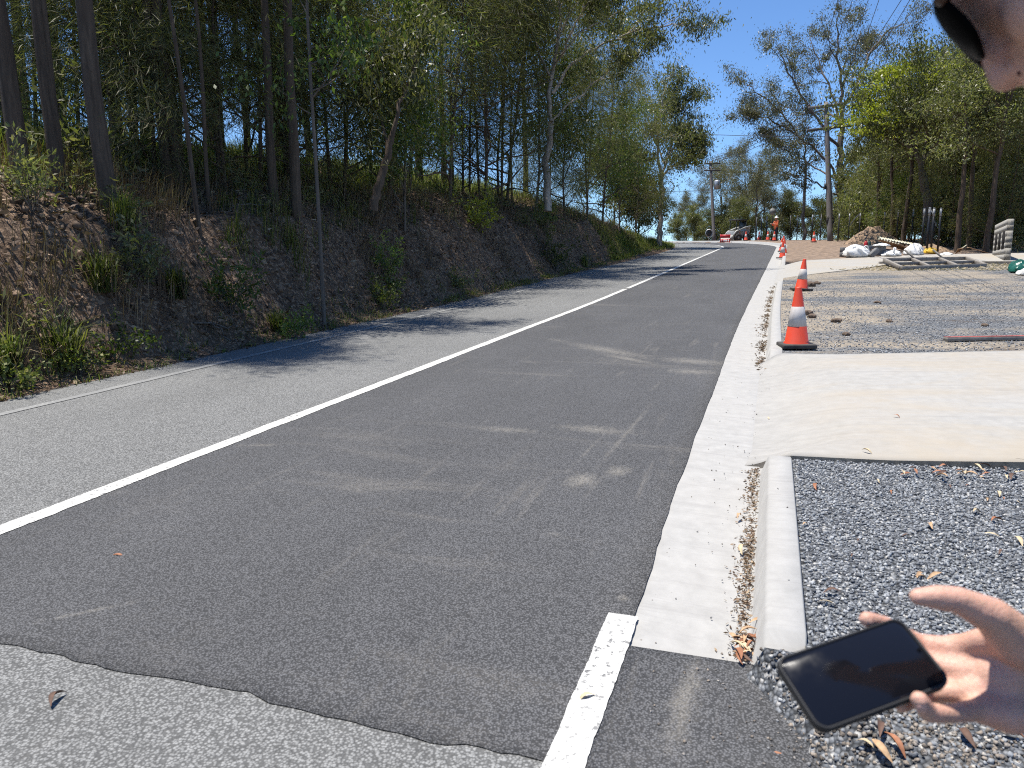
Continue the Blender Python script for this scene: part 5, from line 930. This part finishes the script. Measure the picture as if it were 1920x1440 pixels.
# --- person beside the camera: profile at the top right, right hand holding out a phone
foot = np.array([.80, .62, 0.]); foot[2] = zground(.80, .62, False)[0]
per = thing('person', 'person in sunglasses leaning in from the right and holding out a phone', 'person', foot)
NT_ = A_(1860, 171, .64); ph = math.radians(42); fv = np.array((-.77 * math.cos(ph), .64 * math.cos(ph), -math.sin(ph))); fv = norm(fv); lv = norm(np.array((-.64, -.77, 0))); lv = norm(lv - fv * lv.dot(fv)); uv_ = np.cross(lv, fv) * 1.0
if uv_[2] < 0: uv_ = -uv_
HB = np.stack([fv, lv, uv_], 1)
hp = lambda f, l, u: NT_ + fv * f + lv * l + uv_ * u
mb = MB()
sph(mb, hp(-.118, 0, .068), (.098, .076, .105), HB, 22); sph(mb, hp(-.085, 0, -.02), (.068, .062, .075), HB, 20); sph(mb, hp(-.062, 0, -.062), (.040, .036, .036), HB, 16); sph(mb, hp(-.058, 0, .075), (.040, .062, .035), HB, 16)
caps(mb, [hp(-.040, 0, .055), hp(-.022, 0, .026), hp(-.0135, 0, .002)], [.0105, .0115, .0130]); sph(mb, hp(-.024, .0125, -.002), (.012, .0085, .0095), HB); sph(mb, hp(-.024, -.0125, -.002), (.012, .0085, .0095), HB); sph(mb, hp(-.035, 0, -.008), (.018, .016, .008), HB)
sph(mb, hp(-.030, 0, -.034), (.012, .024, .007), HB); sph(mb, hp(-.032, 0, -.046), (.012, .022, .007), HB)
for sg in (-1, 1): sph(mb, hp(-.062, sg * .040, .012), (.03, .026, .034), HB); sph(mb, hp(-.125, sg * .080, .03), (.017, .010, .031), HB)
nb = np.array([.72, .56, 1.40]); caps(mb, [hp(-.13, 0, -.01), hp(-.15, 0, -.055) * .5 + nb * .5 + np.array([.03, 0, .02]), nb], [.056, .058, .066], 18)
# torso, arms, legs
caps(mb, [nb + [.03, 0, -.08], (.80, .64, 1.20), (.81, .64, 1.02), (.80, .64, .93)], [.12, .135, .125, .13], 20)
for sg, arm in ((1, [(.775, .84, 1.375), (.80, .93, 1.12)]), (-1, [(.775, .44, 1.375), (.86, .36, 1.13), (.83, .36, .90)])):
    caps(mb, [(.78, .64 + sg * .08, 1.36)] + arm, [.085, .058] + [.042, .030][:len(arm) - 1], 16)
    caps(mb, [(.80, .64 + sg * .085, .93), (.80, .64 + sg * .10, .52), (.82, .64 + sg * .10, foot[2] + .10)], [.095, .062, .040], 16); caps(mb, [(.83, .64 + sg * .10, foot[2] + .05), (.66, .64 + sg * .12, foot[2] + .035)], [.045, .035], 12)
# left hand hanging
caps(mb, [(.83, .36, .90), (.82, .36, .83)], [.030, .034], 12)
for k in range(4): caps(mb, [(.80 + .018 * k, .36, .82), (.795 + .018 * k, .355, .775), (.79 + .018 * k, .365, .735 + .008 * abs(k - 1.5))], [.010, .009, .0075], 10)
caps(mb, [(.80, .35, .86), (.775, .34, .825), (.77, .345, .79)], [.014, .0105, .009], 10)
# right forearm, palm, fingers
W_ = A_(1990, 1278, .775); caps(mb, [(.80, .93, 1.12), (W_ * .55 + np.array((.80, .93, 1.12)) * .45), W_], [.043, .040, .030], 18)
sph(mb, W_, (.032, .026, .034)); K = [A_(1792, 1216, .815), A_(1802, 1258, .800), A_(1818, 1296, .785), A_(1836, 1330, .768)]
for k, (kn, r0) in enumerate(zip(K, (.0155, .0155, .0150, .0140))):
    wq = A_(1962, 1238 + 26 * k, .785 - .004 * k); caps(mb, [wq, wq * .45 + kn * .55 + (A_(1870, 1270, .80) - A_(1870, 1270, .79)) * .6, kn], [.020, .0185, r0], 14)
sph(mb, A_(1880, 1265, .792), (.036, .034, .030), None, 18)
caps(mb, [K[0], A_(1722, 1206, .828), A_(1660, 1172, .823), A_(1625, 1161, .806)], [.0125, .0105, .0098, .0088])
caps(mb, [K[1], A_(1705, 1236, .822), A_(1650, 1232, .815), A_(1618, 1236, .800)], [.0125, .0105, .0095, .0085])
caps(mb, [K[2], A_(1745, 1300, .795), A_(1700, 1316, .768), A_(1690, 1322, .755)], [.0120, .0100, .0092, .0080])
caps(mb, [K[3], A_(1785, 1338, .748), A_(1741, 1337, .735), A_(1723, 1311, .7275)], [.0115, .0098, .0095, .0086])
# heel of the hand and the raised thumb
caps(mb, [A_(1975, 1225, .775), A_(1905, 1200, .762), A_(1862, 1156, .750), A_(1796, 1125, .744), A_(1756, 1120, .742), A_(1720, 1119, .740)], [.029, .0250, .0185, .0132, .0122, .0086], 16)
caps(mb, [A_(1900, 1205, .768), A_(1840, 1200, .792), K[0]], [.018, .0125, .0125], 12)
caps(mb, [A_(1960, 1330, .768), A_(1890, 1338, .765), K[3]], [.023, .0195, .014], 14)
body = obj('body', mb.mesh('body', True), M['skin'], per, loc=-Vector(foot)); fuse(body, .0034, 7, .5)
# hair, sunglasses, nostrils, nails, clothes
mb = MB(); sph(mb, hp(-.128, 0, .088), (.096, .082, .100), HB, 20); obj('hair', mb.mesh('hair', True), M['hair'], per, loc=-Vector(foot))
mb = MB(); caps(mb, [hp(-.014, -.012, .047), hp(-.010, 0, .050), hp(-.014, .012, .047)], [.003] * 3, 8)
gl = obj('sunglasses', mb.mesh('sunglasses', True), M['lensframe'], per, loc=-Vector(foot))
for sg in (-1, 1): mb = MB(); caps(mb, [hp(-.020, sg * .066, .066), hp(-.048, sg * .074, .062), hp(-.10, sg * .080, .052), hp(-.138, sg * .080, .035)], [.006, .0055, .004, .003], 10); obj('temple', mb.mesh('temple', True), M['lensframe'], gl)

for sg in (-1, 1):
    mb = MB(); n = 26; a = np.arange(n) / n * 2 * math.pi; sx = np.sign(np.cos(a)) * np.abs(np.cos(a)) ** .7; sy = np.sign(np.sin(a)) * np.abs(np.sin(a)) ** .75; rings = []
    for q, df in ((0, .0), (.5, -.0008), (.88, -.003), (1., -.005), (1.0, -.0085), (.85, -.0075)):
        rings.append([hp(-.004 + df - .010 * ((sx[i] * q + 1) / 2) ** 2 * 1.0 - .0, sg * (.039 + .030 * sx[i] * q), .046 + .027 * sy[i] * q + .004 * sx[i] * q) for i in range(n)])
    v = np.array(rings).reshape(-1, 3); i = np.arange(5)[:, None] * n; j = np.arange(n)[None]; mb.add(v, np.stack([i + j, i + n + j, i + n + (j + 1) % n, i + (j + 1) % n], -1).reshape(-1, 4)); obj('lens', mb.mesh('lens', True), M['lens'], gl)
mb = MB()
for sg in (-1, 1): sph(mb, hp(-.0255, sg * .0165, -.0075), (.0072, .0052, .0050), HB, 12)
obj('nostrils', mb.mesh('nostrils', True), M['nostril'], per, loc=-Vector(foot))
mb = MB(); D = norm(A_(1723, 1311, .7275) - A_(1741, 1337, .735)); N_ = norm(np.array((-.35, -.75, -.15))); N_ = norm(N_ - D * N_.dot(D)); S_ = np.cross(D, N_); sph(mb, A_(1727, 1318, .7295) + N_ * .0062, (.0075, .0055, .0030), np.stack([D, S_, N_], 1), 14); obj('fingernail', mb.mesh('fingernail', True), M['nail'], per, loc=-Vector(foot))
mb = MB(); caps(mb, [nb + [.03, 0, -.075], (.80, .64, 1.20), (.81, .64, 1.02), (.80, .64, .90)], [.128, .146, .138, .140], 20)
for sg, e_ in ((1, (.79, .90, 1.21)), (-1, (.82, .39, 1.22))): caps(mb, [(.78, .64 + sg * .08, 1.36), (.775, .64 + sg * .20, 1.375), e_], [.095, .072, .064], 16)
fuse(obj('shirt', mb.mesh('shirt', True), M['shirt'], per, loc=-Vector(foot)), .012, 4)
mb = MB()
for sg in (-1, 1): caps(mb, [(.80, .64 + sg * .07, .90), (.80, .64 + sg * .10, .52), (.82, .64 + sg * .10, foot[2] + .10)], [.115, .085, .075], 14)
fuse(obj('trousers', mb.mesh('trousers', True), M['pants'], per, loc=-Vector(foot)), .012, 4)
for sg in (-1, 1):
    mb = MB(); caps(mb, [(.84, .64 + sg * .10, foot[2] + .06), (.74, .64 + sg * .11, foot[2] + .052), (.64, .64 + sg * .12, foot[2] + .042)], [.056, .048, .042], 12); obj('shoe', mb.mesh('shoe', True), M['boot'], per, loc=-Vector(foot))
# --- phone
PM = Matrix(((0.94709124, -0.3209245, -0.00506371), (0.26816664, 0.79986775, -0.53693411), (0.17636561, 0.50716767, 0.84360899))); pc = Vector((0.34578957, 0.70722906, 1.05569934))
phone = tag(bpy.data.objects.new('phone', None), 'black smartphone with a dark screen held in the outstretched hand', 'phone'); COL.objects.link(phone); phone.location = pc; phone.rotation_euler = PM.to_euler()
def rrect(L, W, r, n=8):
    P_ = []
    for cx, cy, a0 in ((L / 2 - r, W / 2 - r, 0), (-L / 2 + r, W / 2 - r, 90), (-L / 2 + r, -W / 2 + r, 180), (L / 2 - r, -W / 2 + r, 270)):
        for k in range(n + 1): a = math.radians(a0 + 90 * k / n); P_.append((cx + r * math.cos(a), cy + r * math.sin(a)))
    return np.array(P_)
def slabmesh(name, prof, L, W, r):
    rings = [np.c_[rrect(L - 2 * i, W - 2 * i, max(r - i, .001)), np.full(36, z)] for i, z in prof]; n = 36; mb = MB(); k = np.arange(len(prof) - 1)[:, None] * n; j = np.arange(n)[None]; mb.add(np.concatenate(rings), np.stack([k + j, k + (j + 1) % n, k + n + (j + 1) % n, k + n + j], -1).reshape(-1, 4)); mb.f.append(np.arange(n)[None, ::-1]); mb.f.append((len(prof) - 1) * n + np.arange(n)[None]); return mb.mesh(name)
obj('case', slabmesh('case', [(.003, -.0115), (.0008, -.0105), (0, -.008), (0, -.0005), (.0006, .0008), (.0016, .0012), (.0028, .0006), (.0032, -.0006), (.0032, -.001)], .152, .078, .0135), M['case'], phone)
scr = obj('screen', slabmesh('screen', [(.0034, -.003), (.0034, -.0004), (.0040, .0000)], .152, .078, .0135), M['screen'], phone)
mb = MB(); lathe(mb, [(.001, .0003), (.0022, .0003), (.0022, .0), (.001, .0)], 14, (.068, 0, 0)); obj('front_camera', mb, M['lens'], scr)
for x, w in ((.03, .016), (.005, .012), (-.012, .012)): mb = MB(); box(mb, (x, -.0392, -.004), (w, .0014, .003)); obj('side_button', mb, M['case'], phone)
# --- flagger beyond the crest
fx = dpt(1451.5, 60); fx[2] = max(zground(fx[0], fx[1], False)[0], float(zr(st(fx[0], fx[1])[0])) + .01)
fg = thing('person', 'traffic controller in orange top and white helmet holding a sign bat', 'person', fx, math.radians(195)); fg.scale = (1.03,) * 3
mb = MB(); caps(mb, [(0, 0, 1.36), (0, 0, 1.1), (0, 0, .95)], [.13, .13, .14]); caps(mb, [(0, 0, 1.4), (.02, 0, 1.54)], [.055, .055]); sph(mb, (.03, 0, 1.63), (.09, .075, .115)); sph(mb, (.12, 0, 1.61), (.02, .012, .025))
for sg in (-1, 1): caps(mb, [(0, sg * .09, .93), (0, sg * .11, .5), (-.02, sg * .11, .09)], [.085, .06, .042]); caps(mb, [(-.02, sg * .11, .05), (.15, sg * .12, .04)], [.045, .035])
caps(mb, [(0, -.19, 1.38), (.10, -.27, 1.14), (.30, -.17, 1.22)], [.055, .045, .032]); caps(mb, [(0, .19, 1.38), (.08, .28, 1.14), (.30, .12, 1.20)], [.055, .045, .032])
for yy in (-.17, .12):
    for k in range(4): caps(mb, [(.32, yy, 1.19 + .018 * k), (.37, yy - .02, 1.19 + .018 * k), (.36, yy - .05, 1.19 + .018 * k)], [.010, .009, .008], 8)
    caps(mb, [(.31, yy, 1.25), (.35, yy - .03, 1.275)], [.011, .009], 8)
fuse(obj('body', mb.mesh('body', True), M['skin'], fg), .012, 3)
mb = MB(); caps(mb, [(0, 0, 1.37), (0, 0, 1.1), (0, 0, .93)], [.15, .155, .16]); caps(mb, [(0, -.19, 1.38), (.10, -.27, 1.14), (.24, -.2, 1.2)], [.075, .06, .05]); caps(mb, [(0, .19, 1.38), (.08, .28, 1.14), (.24, .16, 1.18)], [.075, .06, .05]); sph(mb, (0, 0, 1.38), (.12, .22, .07)); fuse(obj('hi_vis_top', mb.mesh('top', True), M['hivis'], fg), .015, 3)
mb = MB()
for sg in (-1, 1): caps(mb, [(0, sg * .085, .92), (0, sg * .11, .5), (-.02, sg * .11, .12)], [.105, .08, .065])
fuse(obj('trousers', mb.mesh('trousers', True), M['pants'], fg), .015, 3)
mb = MB(); lathe(mb, [(.175, 1.655), (.17, 1.67), (.125, 1.68), (.118, 1.74), (.085, 1.80), (.03, 1.825), (.001, 1.826)], 20, (.01, 0, 0)); obj('helmet', mb.mesh('helmet', True), M['helmet'], fg)
for sg in (-1, 1): mb = MB(); caps(mb, [(-.04, sg * .11, .055), (.14, sg * .12, .045)], [.06, .05], 10); obj('boot', mb.mesh('boot', True), M['boot'], fg)
bt = thing('sign_bat', 'grey backed octagonal stop bat held above the traffic controller', 'sign', fx + np.array([-.33, .03, .0])); mb = MB(); tube(mb, [(0, 0, .0), (0, 0, 2.55)], .018, 8); obj('pole', mb, M['armwood'], bt)
mb = MB(); a = (np.arange(8) + .5) / 8 * 2 * math.pi; v = np.concatenate([np.stack([.27 * np.cos(a), np.full(8, q), 2.18 + .27 * np.sin(a)], 1) for q in (-.03, -.022)]); mb.add(v, [[i, (i + 1) % 8, 8 + (i + 1) % 8, 8 + i] for i in range(8)]); mb.f.append(np.arange(8)[None, ::-1]); mb.f.append(8 + np.arange(8)[None]); obj('board', mb.mesh('board'), M['batgrey'], bt)

# ---------------------------------------------------------------- labels: count look-alikes from the left
ORD = ['first', 'second', 'third', 'fourth', 'fifth', 'sixth', 'seventh', 'eighth', 'ninth', 'tenth', 'eleventh', 'twelfth', 'thirteenth', 'fourteenth', 'fifteenth', 'sixteenth', 'seventeenth', 'eighteenth', 'nineteenth', 'twentieth']
TEN = {20: 'twenty', 30: 'thirty', 40: 'forty'}
def ordinal(n): return ORD[n - 1] if n <= 20 else (TEN[n // 10 * 10][:-1] + 'ieth' if n % 10 == 0 else TEN[n // 10 * 10] + '-' + ORD[n % 10 - 1])
by = {}
for o in COL.objects:
    if o.parent is None and 'label' in o.keys() and o.get('group') in ('needle-leaved trees on the bank', 'bushy trees of the right-hand wood', 'leafy understorey trees on the bank', 'dense trees at the end of the bank', 'slender trees deep in the wood', 'bushes beyond the crest'): by.setdefault(o['label'], []).append(o)
for lab, os_ in by.items():
    os_.sort(key=lambda o: o.location.x / max(.1, o.location.y))
    for i, o in enumerate(os_): o['label'] = '%s, %s from the left' % (lab, ordinal(i + 1))
